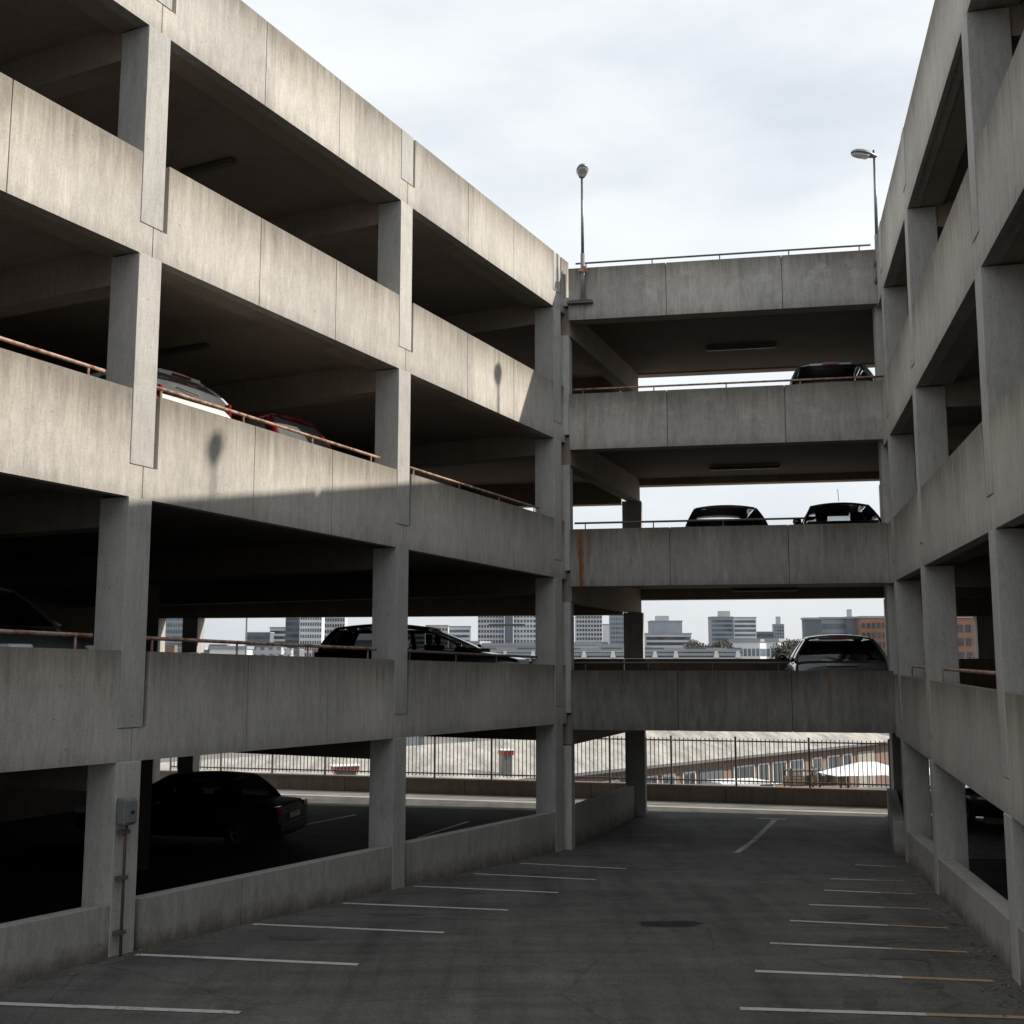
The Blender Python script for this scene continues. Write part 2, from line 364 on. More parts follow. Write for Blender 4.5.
def wing(fr, key, cols, s_near, s_end, root, depth, poly, flip=False):
    L = lev[key]
    for i, (cb, ct) in enumerate(L):
        pb, pt = zf(cb), zf(ct)
        edges = [s_near] + cols + [s_end + (.2 if key == 'L' and i == 3 else 0)]
        for k in range(len(edges) - 1):
            mb = MB(); parapet_bay(mb, fr, edges[k], edges[k+1], pb, pt, k == 0, k == len(edges) - 2)
            mb.build('parapet', M['conc_parapet'], root, merge=False)
        # deck
        def S(p): return (Vector((p.x, p.y, 0)) - fr.P).dot(fr.d)
        mb = MB(); slab(mb, poly, lambda p: pb(S(p)) + .13, lambda p: pb(S(p)) + .50)
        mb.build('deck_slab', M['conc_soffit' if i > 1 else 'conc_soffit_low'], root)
        mb = MB(); slab(mb, poly, lambda p: pb(S(p)) + .504, lambda p: pb(S(p)) + .512)
        mb.build('deck_surface', M['conc_floor'], root)
        mb = MB(); sbox(mb, fr, s_near + .02, s_end - .02, TH + .002, .52, lambda s: pb(s) + .02, lambda s: pb(s) + .2)
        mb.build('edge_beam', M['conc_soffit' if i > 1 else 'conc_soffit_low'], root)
        nzf = lambda s: pb(s) + NOTCH * (pt(s) - pb(s))
        for c in cols:
            top = (lambda s: zf(L[i+1][0])(s) - .002) if i < 3 else (lambda s: pt(s) - .0)
            column(fr, c, lambda s: nzf(s) + .004, top, root)
            # cross beam under this deck
            mb = MB(); sbox(mb, fr, c - CW + .02, c - .02, .40, depth - .1, lambda s: pb(s) - .32, lambda s: pb(s) + .15)
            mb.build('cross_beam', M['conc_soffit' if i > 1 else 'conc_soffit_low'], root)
    for c in cols:
        q = fr.p(c, .3, 0)
        column(fr, c, gz(q.y) - .3, lambda s: zf(L[0][0])(s) - .002, root)
colsL = [-17.25, -11.46, -5.97, -.14]
colsR = [-22.0, -16.1, -10.45, -4.82, -.84]
# left wing plan: front edge, corner, rear corner, rear edge, back wall
e0 = .17
polyL = [FL.p(-26, e0, 0), FL.p(.08, e0, 0), REAR + DB * -.2 + FRe.n * -.02, LB, FL.p(-26, WL, 0)]
wing(FL, 'L', colsL, -26, .10, left, WL, polyL)
WR = 15.5
RB_ = REARR + DB * 16.5
polyR = [FR.p(-26, e0, 0), FR.p(-.02, e0, 0), REARR + DB * .25, RB_, FR.p(-26, WR, 0)]
wing(FR, 'R', colsR, -26, .12, right, WR, polyR)
# interior column and closing walls
column(FL, -6.05, gz(20) - .2, -1.55, left, .45, .45, 'conc_soffit_low', 5.0)
column(FL, -6.05, -.8, 1.3, left, .45, .45, 'conc_soffit_low', 5.0)
for fr, W, root, se in ((FL, WL, left, (LB - P0).dot(FL.d)), (FR, WR, right, 5.4)):
    mb = MB(); sbox(mb, fr, -26, se, W + .01, W + .26, -4.6, 7.4); mb.build('back_wall', M['conc_soffit_low'], root)
    mb = MB(); sbox(mb, fr, -26.3, -26.02, .2, W, -4.6, 7.4); mb.build('end_wall', M['conc_soffit'], root)
# rear facades of the wings: columns, deep beams, low parapets
def rear(root, key, s0, s1, cols, drop, zc):
    fr = FRe
    for i, (b_, t_) in enumerate(lev[key]):
        z = b_[0] + zc
        mb = MB(); sbox(mb, fr, s0, s1, -.33, .02, z - drop, z + .62); mb.build('rear_beam', M['conc_soffit'], root)
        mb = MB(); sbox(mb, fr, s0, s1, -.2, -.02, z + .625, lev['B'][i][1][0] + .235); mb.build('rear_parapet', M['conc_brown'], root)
    for s in cols:
        lo = -4.2
        for i in range(4):
            hi = lev[key][i][0][0] + zc - drop - .003
            mb = MB(); sbox(mb, fr, s - .22, s + .22, -.42, .0, lo, hi); mb.build('rear_column', M['conc_column'], root, bevel=.01)
            lo = lev[key][i][1][0] + .3
sL = (LB - REAR).dot(DB)
rear(left, 'L', sL + .02, -.28, [rear_s(157), rear_s(196), rear_s(388), rear_s(548)], .50, 0)
rear(right, 'R', 6.56, 22.5, [8.3, 14.0, 20.0], .42, 0)
# ---- bridge
Bs0, Bs1 = .12, FB.s_of(893) - .005
polyB = [FB.p(Bs0, e0, 0), FB.p(Bs1 + .12, e0, 0), REARR + FRe.n * -.34 + DB * .2, REAR + FRe.n * -.34]
def solid_between(mb, a, b, wd, z0, z1):
    d = (b - a); d.z = 0; n = Vector((-d.y, d.x, 0)).normalized() * wd / 2
    pts = [a - n, b - n, b + n, a + n]
    mb.solid([Vector((p.x, p.y, z0)) for p in pts], [Vector((p.x, p.y, z1)) for p in pts])
for i, (b_, t_) in enumerate(lev['B']):
    pb, pt = zf(b_), zf(t_)
    Bs0 = .12
    mb = MB()
    yy = (700, 560, 410, 285)[i]; jp = ((678, 792), (670, 789), (667, 785), (666, 782))[i]; js = [Bs0, FB.s_of(jp[0], 0, yy), FB.s_of(jp[1], 0, yy), Bs1]
    for k in range(3):
        a, b = js[k] + (J if k else 0), js[k+1] - (J if k < 2 else 0)
        prism(mb, FB, [(a, pb(a)), (b, pb(b)), (b, pt(b)), (a, pt(a))], 0, .06, pb, pt)
    prism(mb, FB, [(Bs0, pb(0) + .012), (Bs1, pb(0) + .012), (Bs1, pt(0) - .012), (Bs0, pt(0) - .012)], .06, TH, pb, pt)
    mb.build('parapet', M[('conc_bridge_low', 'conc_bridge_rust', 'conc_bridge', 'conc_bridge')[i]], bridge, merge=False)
    mb = MB(); slab(mb, polyB, lambda p: b_[0] + .28, lambda p: b_[0] + .50); mb.build('deck_slab', M['conc_soffit_low'], bridge)
    mb = MB(); slab(mb, polyB, lambda p: b_[0] + .504, lambda p: b_[0] + .512); mb.build('deck_surface', M['conc_floor'], bridge)
    mb = MB(); sbox(mb, FB, Bs0, Bs1, TH + .002, .42, b_[0] + .015, b_[0] + .3); mb.build('edge_beam', M['conc_soffit'], bridge)
    mb = MB(); solid_between(mb, FB.p(-.02, .14, 0), REAR + FRe.n * -.3 + DB * .05, .3, b_[0] - .30, b_[0] + .285); mb.build('side_beam', M['conc_soffit'], bridge)
    mb = MB(); sbox(mb, FRe, -.26, 6.5, -.33, .02, b_[0] + (.03, .02, .11, .25)[i], b_[0] + .6); mb.build('rear_beam', M['conc_soffit'], bridge)
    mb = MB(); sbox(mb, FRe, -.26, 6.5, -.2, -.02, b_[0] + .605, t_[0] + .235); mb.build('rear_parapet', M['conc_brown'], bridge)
    # corner nibs either side
    zt = lev['B'][i+1][0][0] - .31 if i < 3 else b_[0] + .5
    mb = MB(); sbox(mb, FB, -.16, .116, .03, .5, b_[0] + .32, zt); mb.build('corner_column', M['conc_column'], bridge, bevel=.01)
    mb = MB(); sbox(mb, FB, Bs1 - .03, Bs1 + .30, .19, .55, b_[0] + .51, (lev['B'][i+1][0][0] + .3) if i < 3 else t_[0] - .1); mb.build('corner_column', M['conc_column'], bridge)
lo = -4.0
for i in range(4):
    hi = lev['B'][i][0][0] - .002
    for s in (0.0, 6.28):
        top = hi - (.30 if s == 0 else 0)
        mb = MB(); sbox(mb, FRe, s - .24, s + .24, -.5, -.02, lo, top); mb.build('rear_column', M['conc_column'], bridge, bevel=.01)
    lo = lev['B'][i][1][0] + .24
mb = MB(); sbox(mb, FB, -.16, .116, .03, .5, -4.0, -1.69); mb.build('corner_column', M['conc_column'], bridge, bevel=.01)
for root, a, b in ((left, sL + .02, -.3), (bridge, -.295, 6.5), (right, 6.505, 22.5)):
    mb = MB(); sbox(mb, FRe, a, b, .025, 1.75, -1.32, -1.12); mb.build('rear_shade_slab', M['conc_soffit'], root)  # unseen slab added to shade the ground behind the rear facade
for o in (left, right, bridge): fix(o)

# ---------------------------------------------------------------- ground
mb = MB()
xs = [-34 + 2 * i for i in range(36)]; ys = [-30, -15, -5, 0, 4, 7, 9, 10, 11, 12, 12.5, 13, 14, 15, 16, 17, 17.5, 18, 19, 20, 21, 22, 22.8, 23.5, 24.5, 27, 29]
WP = Vector((-6.17, 33.9, 0)); WD = Vector((.968, -.25, 0)).normalized()
FW = Fr(WP, WD, Vector((-WD.y, WD.x, 0)))
def wall_y(x): return WP.y + (x - WP.x) * WD.y / WD.x
for i in range(len(xs) - 1):
    for j in range(len(ys)):
        x0, x1 = xs[i], xs[i+1]
        if j < len(ys) - 1: q = [(x0, ys[j]), (x1, ys[j]), (x1, ys[j+1]), (x0, ys[j+1])]
        else: q = [(x0, 29), (x1, 29), (x1, wall_y(x1) + .1), (x0, wall_y(x0) + .1)]
        q = [(x, min(y, wall_y(x) + .1)) for x, y in q]
        if len(set(q)) < 3 or abs(q[0][1] - q[3][1]) + abs(q[1][1] - q[2][1]) < 1e-3: continue
        if abs(q[1][1] - q[2][1]) < 1e-4: q = [q[0], q[1], q[3]]
        mb.face([Vector((x, y, gz(y))) for x, y in q])
tag(mb.build('parking_court_ground', M['asphalt'], merge=True), kind='structure')
M['dark_floor'] = simple('shade_darkened_garage_floor', (.030, .029, .027), .95, 0, .35, 1.5, .08)  # interior gloom painted in as a darker floor colour
def floor(fr, W, s1, label):
    mb = MB(); n = 40
    for k in range(n):
        a, b = -26 + (s1 + 26) * k / n, -26 + (s1 + 26) * (k + 1) / n
        q = [fr.p(a, .27, 0), fr.p(b, .27, 0), fr.p(b, W - .02, 0), fr.p(a, W - .02, 0)]
        m = 12; prev = None
        for j in range(m + 1):
            l_, r_ = q[0].lerp(q[3], j / m), q[1].lerp(q[2], j / m)
            for p in (l_, r_): p.z = gz(p.y) + .003
            if prev: mb.face([prev[0], prev[1], r_, l_])
            prev = (l_, r_)
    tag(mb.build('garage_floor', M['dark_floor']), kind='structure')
floor(FL, WL, -.1, ''); floor(FR, WR, -.1, '')
q = [P0.copy(), REAR + DB * -.15, FRe.p((LB - REAR).dot(DB) * .98, -.05, 0), FL.p(-.1, WL - .02, 0)]
mb = MB()
for j in range(16):
    a0, a1 = q[0].lerp(q[3], j / 16), q[0].lerp(q[3], (j + 1) / 16); b0, b1 = q[1].lerp(q[2], j / 16), q[1].lerp(q[2], (j + 1) / 16)
    for k in range(8):
        f = [a0.lerp(b0, k / 8), a0.lerp(b0, (k + 1) / 8), a1.lerp(b1, (k + 1) / 8), a1.lerp(b1, k / 8)]
        for p in f: p.z = gz(p.y) + .0035
        mb.face(f)
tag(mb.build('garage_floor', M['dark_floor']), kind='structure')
M['yard'] = simple('yard_ground', (.16, .15, .14), .9, 0, .3, .2)
mb = MB(); mb.face([(-3500, -600, -8.7), (3500, -600, -8.7), (3500, 5500, -8.7), (-3500, 5500, -8.7)])
tag(mb.build('ground', M['yard']), kind='structure')
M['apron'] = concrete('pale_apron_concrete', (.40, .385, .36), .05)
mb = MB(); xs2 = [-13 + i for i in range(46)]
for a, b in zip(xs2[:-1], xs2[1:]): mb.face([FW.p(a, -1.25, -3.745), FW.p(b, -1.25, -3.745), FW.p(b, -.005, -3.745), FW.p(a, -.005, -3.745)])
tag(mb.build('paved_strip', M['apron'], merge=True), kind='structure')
# painted stall lines
def line(a, b, wd=.09, name='parking_line', lift=.006, mat='line'):
    A, B = G(*a), G(*b); n = 10; d = (B - A); d.z = 0; nn = Vector((-d.y, d.x, 0)).normalized() * wd / 2
    mb = MB(); prev = None
    for k in range(n + 1):
        p = A.lerp(B, k / n); l_, r_ = p + nn, p - nn
        l_.z = gz(l_.y) + lift; r_.z = gz(r_.y) + lift
        if prev: mb.face([prev[1], r_, l_, prev[0]])
        prev = (l_, r_)
    return tag(mb.build(name, M[mat]), kind='structure')
for a, b in [((-20, 1003.3), (240, 1013)), ((136, 955), (358, 965)), ((253, 924.5), (444, 933)), ((343, 903.5), (508, 910.5)), ((414, 886.5), (558, 893)), ((474, 874), (596, 880)), ((520, 863.5), (626, 869)),
             ((740, 1009), (1040, 1018.5)), ((755, 971.5), (993, 981.5)), ((770, 943.5), (967, 952.5)), ((790, 921), (948, 928.5)), ((809, 905), (930, 909.5)), ((824, 890.5), (915, 894.5)), ((830, 879), (905, 881.5)), ((855, 865), (903, 867.5))]:
    if a[0] < 700: line(a, b)
    else:
        k = .62; m_ = (a[0] + (b[0] - a[0]) * k, a[1] + (b[1] - a[1]) * k)
        line(a, m_); line(m_, b, mat='line_tan')
line((736, 853), (775, 820), .12); line((757, 818.5), (787, 819.5), .12)
line((300, 826), (356, 815), .08, lift=.009); line((418, 838), (468, 822), .08, lift=.009)
# dark oil and patch marks on the asphalt
M['stain_dark'] = simple('fresh_oil_stain', (.010, .0095, .009), .8, 0, .3, 6)
M['stain'] = simple('oil_stain', (.066, .064, .060), .75, 0, .3, 6)
def blot(name, cx, cy, rx, ry, seed, mat='stain'):
    c = G(cx, cy); mb = MB(); pts = []
    for k in range(28):
        a = 2 * math.pi * k / 28; rr = 1 + .75 * noise.noise(Vector((math.cos(a) * 1.6 + seed, math.sin(a) * 1.6, 0)))
        x, y = c.x + rx * rr * math.cos(a), c.y + ry * rr * math.sin(a); pts.append(Vector((x, y, gz(y) + .004)))
    mb.face(pts); return tag(mb.build(name, M[mat]), kind='structure')
blot('oil_stain', 668, 924, .55, .22, 3, 'stain_dark')
rr = random.Random(5)
for k, (cx, cy) in enumerate([(905, 957), (872, 940), (846, 917), (930, 985), (300, 938), (395, 915), (470, 893), (700, 868), (560, 905), (860, 1003), (640, 870)]):
    blot('oil_stain', cx, cy, rr.uniform(.10, .34), rr.uniform(.08, .2), 10 + k)


M['litter'] = simple('dry_leaf_litter', (.16, .11, .06), .9, 0, .6, 20)
mb = MB(); rl = random.Random(11)
for k in range(1500):
    fr = FR if k % 3 else FL; s_ = rl.uniform(-14, -.3); t_ = -abs(rl.gauss(0, .16)) - .02; p = fr.p(s_, t_, 0); z = gz(p.y) + .006; a = rl.uniform(0, 6.28); q_ = rl.uniform(.008, .024)
    d1 = Vector((math.cos(a), math.sin(a), rl.uniform(-.2, .5))) * q_; d2 = Vector((-math.sin(a), math.cos(a), rl.uniform(-.2, .5))) * q_ * .6; c_ = Vector((p.x, p.y, z + .008))
    mb.face([c_ - d1, c_ - d2, c_ + d1, c_ + d2])
tag(mb.build('leaf_litter', M['litter'], merge=False), 'dry leaves and grit gathered at the foot of the low walls', 'litter', kind='stuff')
# ---------------------------------------------------------------- low walls
def low_wall(name, segs, fr, label, t0, t1, top, joints=True, mat='conc_low'):
    root = empty(name, fr.p(segs[0][0], t0, gz(fr.p(segs[0][0], t0, 0).y)), 0, label, 'low wall')
    for (a, b) in segs:
        mb = MB(); n = max(1, int(round((b - a) / 1.9))) if joints else 1
        for k in range(n):
            u, v = a + (b - a) * k / n + (J if k else 0), a + (b - a) * (k + 1) / n - (J if k < n - 1 else 0)
            gb = lambda s: gz(fr.p(s, t0, 0).y); gt = top
            sub = [u + (v - u) * q / 4 for q in range(5)]
            poly = [(s, gb(s) - .12) for s in sub] + [(s, gt(s)) for s in reversed(sub)]
            prism(mb, fr, poly, t0, t0 + .06, gb, gt)
        sub = [a + (b - a) * q / 6 for q in range(7)]
        poly = [(s, gb(s) - .12) for s in sub] + [(s, gt(s) - .012) for s in reversed(sub)]
        prism(mb, fr, poly, t0 + .06, t1, gb, gt)
        o = mb.build('wall_panel', M[mat], root, merge=False)
    fix(root); return root
ctL = lambda s: -2.93 - .031 * s
ctR = lambda s: -3.06 - .049 * s
lw = low_wall('low_wall', [(-25.9, colsL[0] - CW)] + [(colsL[k] + GAP, colsL[k+1] - CW - .004) for k in range(3)], FL, 'long low concrete wall at the foot of the left wing, broken by its columns', 0, .24, ctL)
low_wall('low_wall', [(-25.9, colsR[0] - CW)] + [(colsR[k] + GAP, colsR[k+1] - CW - .004) for k in range(4)], FR, 'low concrete wall at the foot of the right wing, green and stained along its base', 0, .24, ctR)
ds = (REAR + FRe.n * -.5 - P0); ln = math.hypot(ds.x, ds.y); ds.z = 0; ds.normalize()
FU = Fr(P0 + ds * .1, ds, Vector((-ds.y, ds.x, 0)))
low_wall('low_wall', [(.05, ln - .16)], FU, 'low concrete wall running back under the bridge to the rear left column', -.02, .2, lambda s: lerp(s, [0, ln], [-2.93, -3.02]))
PQ = PR - DB * .12; ds2 = (REARR - DB * .35 - PQ); ln2 = math.hypot(ds2.x, ds2.y); ds2.z = 0; ds2.normalize()
FU2 = Fr(PQ, ds2, Vector((ds2.y, -ds2.x, 0)))
low_wall('low_wall', [(.2, ln2 - .3)], FU2, 'short low concrete wall under the right end of the bridge, ending in a stub', 0, .22, lambda s: -3.0)
pw = empty('perimeter_wall', FW.p(0, 0, -3.75), 0, 'brown concrete perimeter wall beyond the decks, carrying the steel bar fence', 'low wall')
mb = MB()
a = -13.0
while a < 34:
    b = a + 3.6; sbox(mb, FW, a + .008, b - .008, 0, .05, -8.8, -3.36); a = b
sbox(mb, FW, -13, a, .05, .24, -8.8, -3.375); sbox(mb, FW, -13, a, -.03, .28, -3.358, -3.31)
mb.build('wall_panel', M['conc_brown'], pw, merge=False); fix(pw)
# fence on the wall
fn = empty('bar_fence', FW.p(0, .12, -3.31), 0, 'dark vertical bar steel fence standing on the brown perimeter wall', 'fence')
posts = [FW.s_of(px) for px in (608, 669, 733, 806)]
pitch = posts[1] - posts[0]
ps = [posts[0] - pitch * k for k in range(8, 0, -1)] + posts + [posts[3] + 2.0 * k for k in range(1, 8)]
for p_ in ps:
    mb = MB(); sbox(mb, FW, p_ - .026, p_ + .026, .1, .15, -3.308, -2.02); mb.build('post', M['fence'], fn)
for a, b in zip(ps[:-1], ps[1:]):
    mb = MB(); n = int((b - a) / .108)
    for k in range(1, n):
        s = a + (b - a) * k / n
        sbox(mb, FW, s - .0105, s + .0105, .115, .137, -3.25, -2.07 + random.uniform(-.004, .004))
    for z in (-3.2, -2.16): sbox(mb, FW, a + .036, b - .036, .105, .15, z, z + .035)
    mb.build('bar_panel', M['fence'], fn)
fix(fn)

# ---------------------------------------------------------------- handrails
def handrail(fr, s0, s1, t, zt, h, mat, label, gap=1.35, r=.022, group=None, rise=None):
    root = empty('handrail', fr.p(s0, t, zt(s0)), 0, label, 'handrail', group)
    ztop = lambda s: zt(s) + h
    mb = MB(); n = 8
    pts = [fr.p(s0 + (s1 - s0) * k / n, t, ztop(s0 + (s1 - s0) * k / n)) for k in range(n + 1)]
    mb.tube(pts, r); mb.build('rail', M[mat], root, smooth=True)
    m = max(2, int((s1 - s0 - .5) / gap) + 1)
    for k in range(m):
        s = s0 + .22 + (s1 - s0 - .44) * k / (m - 1)
        mb = MB(); mb.tube([fr.p(s, t, zt(s) - .005), fr.p(s, t, ztop(s) - .005)], r * .62, 6); mb.build('post', M[mat], root)
    fix(root); return root
z2, z1 = zf(lev['L'][1][1]), zf(lev['L'][0][1])
handrail(FL, FL.s_of(-60, 0, 320), FL.s_of(110, 0, 376), .09, z2, .125, 'rust_rail', 'rusty handrail on the sunlit second parapet, at the left edge of the photo')
handrail(FL, FL.s_of(153, 0, 392), FL.s_of(384, 0, 463), .09, z2, .125, 'rust_rail', 'long rusty red handrail in front of the white hatchback')
handrail(FL, FL.s_of(411, 0, 473), FL.s_of(543, 0, 512), .09, z2, .125, 'rust_rail', 'rusty handrail on the shaded part of the second left parapet, near the bridge')
handrail(FL, FL.s_of(-60), FL.s_of(97), .09, z1, .15, 'rust_rail', 'rusty handrail on the lowest left parapet, in front of the chrome trimmed car')
handrail(FL, FL.s_of(143), FL.s_of(381), .09, z1, .15, 'rust_rail', 'rusty handrail on the lowest left parapet, ending beside the black wagon tail')
handrail(FL, FL.s_of(407), FL.s_of(541), .09, z1, .14, 'dark_rail', 'dark handrail on the lowest left parapet, in front of the black wagon bonnet')
bt = [zf(lev['B'][i][1]) for i in range(4)]
handrail(FB, FB.s_of(575, 0, 262), FB.s_of(871, 0, 243), .09, bt[3], .13, 'dark_rail', 'dark thin handrail along the roof parapet of the bridge', 1.2, .021)
handrail(FB, FB.s_of(572, 0, 388), FB.s_of(888, 0, 375), .09, bt[2], .11, 'rust_rail', 'brown handrail on the third bridge parapet, in front of the topmost car', 1.2, .021)
handrail(FB, FB.s_of(574, 0, 524), FB.s_of(806, 0, 517), .09, bt[1], .13, 'dark_rail', 'dark handrail above the rust streaked bridge parapet, in front of two black cars', 1.2, .021)
handrail(FB, FB.s_of(574), FB.s_of(790), .09, bt[0], .15, 'dark_rail', 'dark handrail on the lowest bridge parapet, beside the silver grey hatchback', 1.2, .021)
zr1 = zf(lev['R'][0][1])
handrail(FR, FR.s_of(937), FR.s_of(997), .10, zr1, .17, 'rust_rail', 'rusty handrail between the two nearest shown columns of the right wing', .9)
handrail(FR, FR.s_of(907), FR.s_of(924), .10, zr1, .17, 'rust_rail', 'short rusty handrail on the lowest right parapet, next to the bridge', .9)
handrail(FR, FR.s_of(1020), FR.s_of(1100), .10, zr1, .17, 'rust_rail', 'rusty handrail stub at the right edge of the photo on the lowest right parapet', .9)
handrail(FR, -9.5, -1.5, .95, lambda s: 7.46 + .012 * s, .96, 'dark_rail', 'handrail set back on the roof of the right wing, known by its shadow', 1.8, .02)

# ---------------------------------------------------------------- lamp posts on the roof decks
def lamp_post(base, top, head_dir, label, bracket=None, clamp=True):
    root = empty('lamp_post', base, 0, label, 'lamp post', 'lamp posts on the roof decks')
    b = Vector((0, 0, 0)); t = Vector(top) - Vector(base)
    mb = MB(); mb.tube([b, Vector((t.x * .4, t.y * .4, t.z * .38))], .045, 12); mb.build('pole_base', M['greybox'], root, smooth=True)
    mb = MB(); mb.tube([Vector((t.x * .4, t.y * .4, t.z * .38)), t], .034, 10, .026); mb.build('pole', M['galv'], root, smooth=True)
    hd = Vector(head_dir).normalized(); ang = math.atan2(hd.y, hd.x)
    X = Matrix.Translation(t + Vector((0, 0, .03))) @ Matrix.Rotation(ang, 4, 'Z') @ Matrix.Rotation(R(-4), 4, 'Y')
    mb = MB(); secs = [(-.05, .045, .05), (.05, .075, .07), (.16, .115, .10), (.32, .125, .105), (.44, .095, .08), (.50, .045, .04), (.515, .01, .012)]
    def ring(x, wy, h, lo=False):
        o = []
        for k in range(13):
            a = math.pi * k / 12; o.append(X @ Vector((x, wy * math.cos(a), (-.025 if lo else 0) + (h if not lo else -h * .55) * math.sin(a))))
        return o
    rs = [ring(*q) for q in secs]
    for i in range(len(rs) - 1):
        for k in range(12): mb.face([rs[i][k], rs[i+1][k], rs[i+1][k+1], rs[i][k+1]])
        mb.face([rs[i][0], rs[i][12], rs[i+1][12], rs[i+1][0]])
    mb.face(rs[0])
    mb.build('lamp_head', M['galv'], root, smooth=True)
    mb = MB(); rs = [ring(x, wy * .9, h * .8, True) for x, wy, h in secs[2:6]]
    for i in range(len(rs) - 1):
        for k in range(12): mb.face([rs[i][k], rs[i+1][k], rs[i+1][k+1], rs[i][k+1]])
    mb.face(rs[0]); mb.face(rs[-1]); mb.build('lamp_glass', M['clear_lens'], root, smooth=True)
    mb = MB(); mb.lathe([(.0, .14), (.02, .14), (.022, .10), (.022, .07), (0, .07)], X @ Matrix.Translation((.02, 0, 0)), 10); mb.build('photocell', M['plastic'], root)
    return root
b1 = FB.p(FB.s_of(583.5, 0, 300), -.09, 7.37)
l1 = lamp_post(b1, (b1.x + .0, b1.y, 10.02), (-.03, -1, 0), 'grey lamp post clamped to the left end of the bridge roof parapet')
mb = MB(); mb.box(-.33, .20, -.05, .085, -.05, .0); mb.box(-.3, .16, .03, .088, -.02, .04); mb.box(-.07, .07, -.06, .085, .0, .05); br = mb.build('bracket', M['dark_rail'], l1); br.rotation_euler = (0, 0, math.atan2(DB.y, DB.x))
mb = MB(); mb.box(-.07, .07, -.06, .085, .62, .69); mb.box(-.02, .09, -.08, -.05, .6, .72); br = mb.build('clamp', M['rust_rail'], l1); br.rotation_euler = (0, 0, math.atan2(DB.y, DB.x))
b2 = FB.p(FB.s_of(877.5, 0, 280), -.07, 7.40)
l2 = lamp_post(b2, (b2.x + .03, b2.y, 9.98), (-1, -.25, 0), 'grey lamp post with flat head pointing left, at right end of the bridge')
for z in (0, .35):
    mb = MB(); mb.box(-.06, .06, -.055, .065, z, z + .07); br = mb.build('clamp', M['dark_rail'], l2); br.rotation_euler = (0, 0, math.atan2(DB.y, DB.x))
sh = FL.p(FL.s_of(214, 0, 462), 0, 2.37); q = sh + tosun * 15.2
l3 = lamp_post((q.x, q.y, 7.44), (q.x, q.y, q.z - .03), (-1, -.15, 0), 'lamp post on the right wing roof, seen only by its shadow')

# ---------------------------------------------------------------- ceiling lights (unlit)
def ceiling_light(c, d, L_, label, group='unlit strip lights under the decks'):
    root = empty('ceiling_light', c, math.atan2(d.y, d.x), label, 'ceiling light', group)
    mb = MB(); mb.box(-L_/2, L_/2, -.06, .06, -.07, -.02); mb.build('housing', M['lamp_case'], root, bevel=.01)
    mb = MB(); mb.box(-L_/2 + .04, L_/2 - .04, -.045, .045, -.105, -.0705); mb.build('diffuser', M['diffuser'], root, bevel=.012)
    for x in (-L_ * .3, L_ * .3):
        mb = MB(); mb.box(x - .015, x + .015, -.015, .015, -.0195, .0); mb.build('hanger', M['galv'], root)
    return root
for i, (x0, x1, y, lab) in enumerate([(717, 782, 594, 'unlit strip light under the lowest ceiling of the bridge'), (709, 780, 468, 'unlit strip light under the middle ceiling of the bridge'), (705, 777, 348, 'unlit strip light under the top ceiling of the bridge')]):
    zc = lev['B'][i+1][0][0] + .28
    c = ray((x0 + x1) / 2, y); c = c * ((zc - .07) / c.z); c.y = min(c.y, 27.5); c.z = zc
    ceiling_light(c, DB, (x1 - x0) / F * c.y, lab)
for i, (px, py, L_, lab) in enumerate([(208, 166, 1.0, 'unlit strip light under the left wing ceiling just below the roof parapet'), (180, 349, 1.1, 'unlit strip light above the white hatchback'), (507, 614, 1.5, 'unlit strip light above the black wagon')]):
    li = [3, 2, 1][i]; r_ = ray(px, py); zz = lev['L'][li][0][0] + .13
    c = r_ * ((zz + .09) / r_.z); s_ = (c - P0).dot(DL); c.z = zz + lev['L'][li][0][1] * s_
    ceiling_light(c, DB if i == 2 else FL.n, L_, lab)

# ---------------------------------------------------------------- junction box on the first left column
s_ = FL.s_of(126.5, -.1, 815); pz = lambda y: (lambda r: r.z / r.y * FL.p(s_, -.1, 0).y)(ray(126, y))
jb = empty('junction_box', FL.p(s_, -.02, gz(12.7)), math.atan2(DL.y, DL.x), 'grey rounded electrical box with a rusty conduit on the nearest left column', 'junction box')
zb = gz(12.7)
mb = MB(); mb.box(-.085, .085, -.15, -.001, pz(825) - zb, pz(797) - zb); mb.build('box', M['greybox'], jb, bevel=.03)
mb = MB(); mb.box(-.072, .072, -.165, -.1505, pz(822) - zb, pz(800) - zb); mb.build('cover', M['greybox'], jb, bevel=.015)
mb = MB(); mb.box(-.02, .02, -.175, -.1655, pz(813) - zb, pz(810) - zb); mb.build('badge', M['plastic'], jb)
mb = MB(); mb.tube([(.02, -.07, pz(825) - zb - .0), (.02, -.07, pz(829) - zb), (.02, -.055, pz(835) - zb), (.02, -.055, .0)], .016, 8); mb.build('conduit', M['dark_rail'], jb, smooth=True)
for y in (832, 878, 933):
    mb = MB(); mb.box(-.05, .06, -.085, -.0, pz(y) - zb - .02, pz(y) - zb + .02); mb.build('clamp', M['dark_rail'], jb)

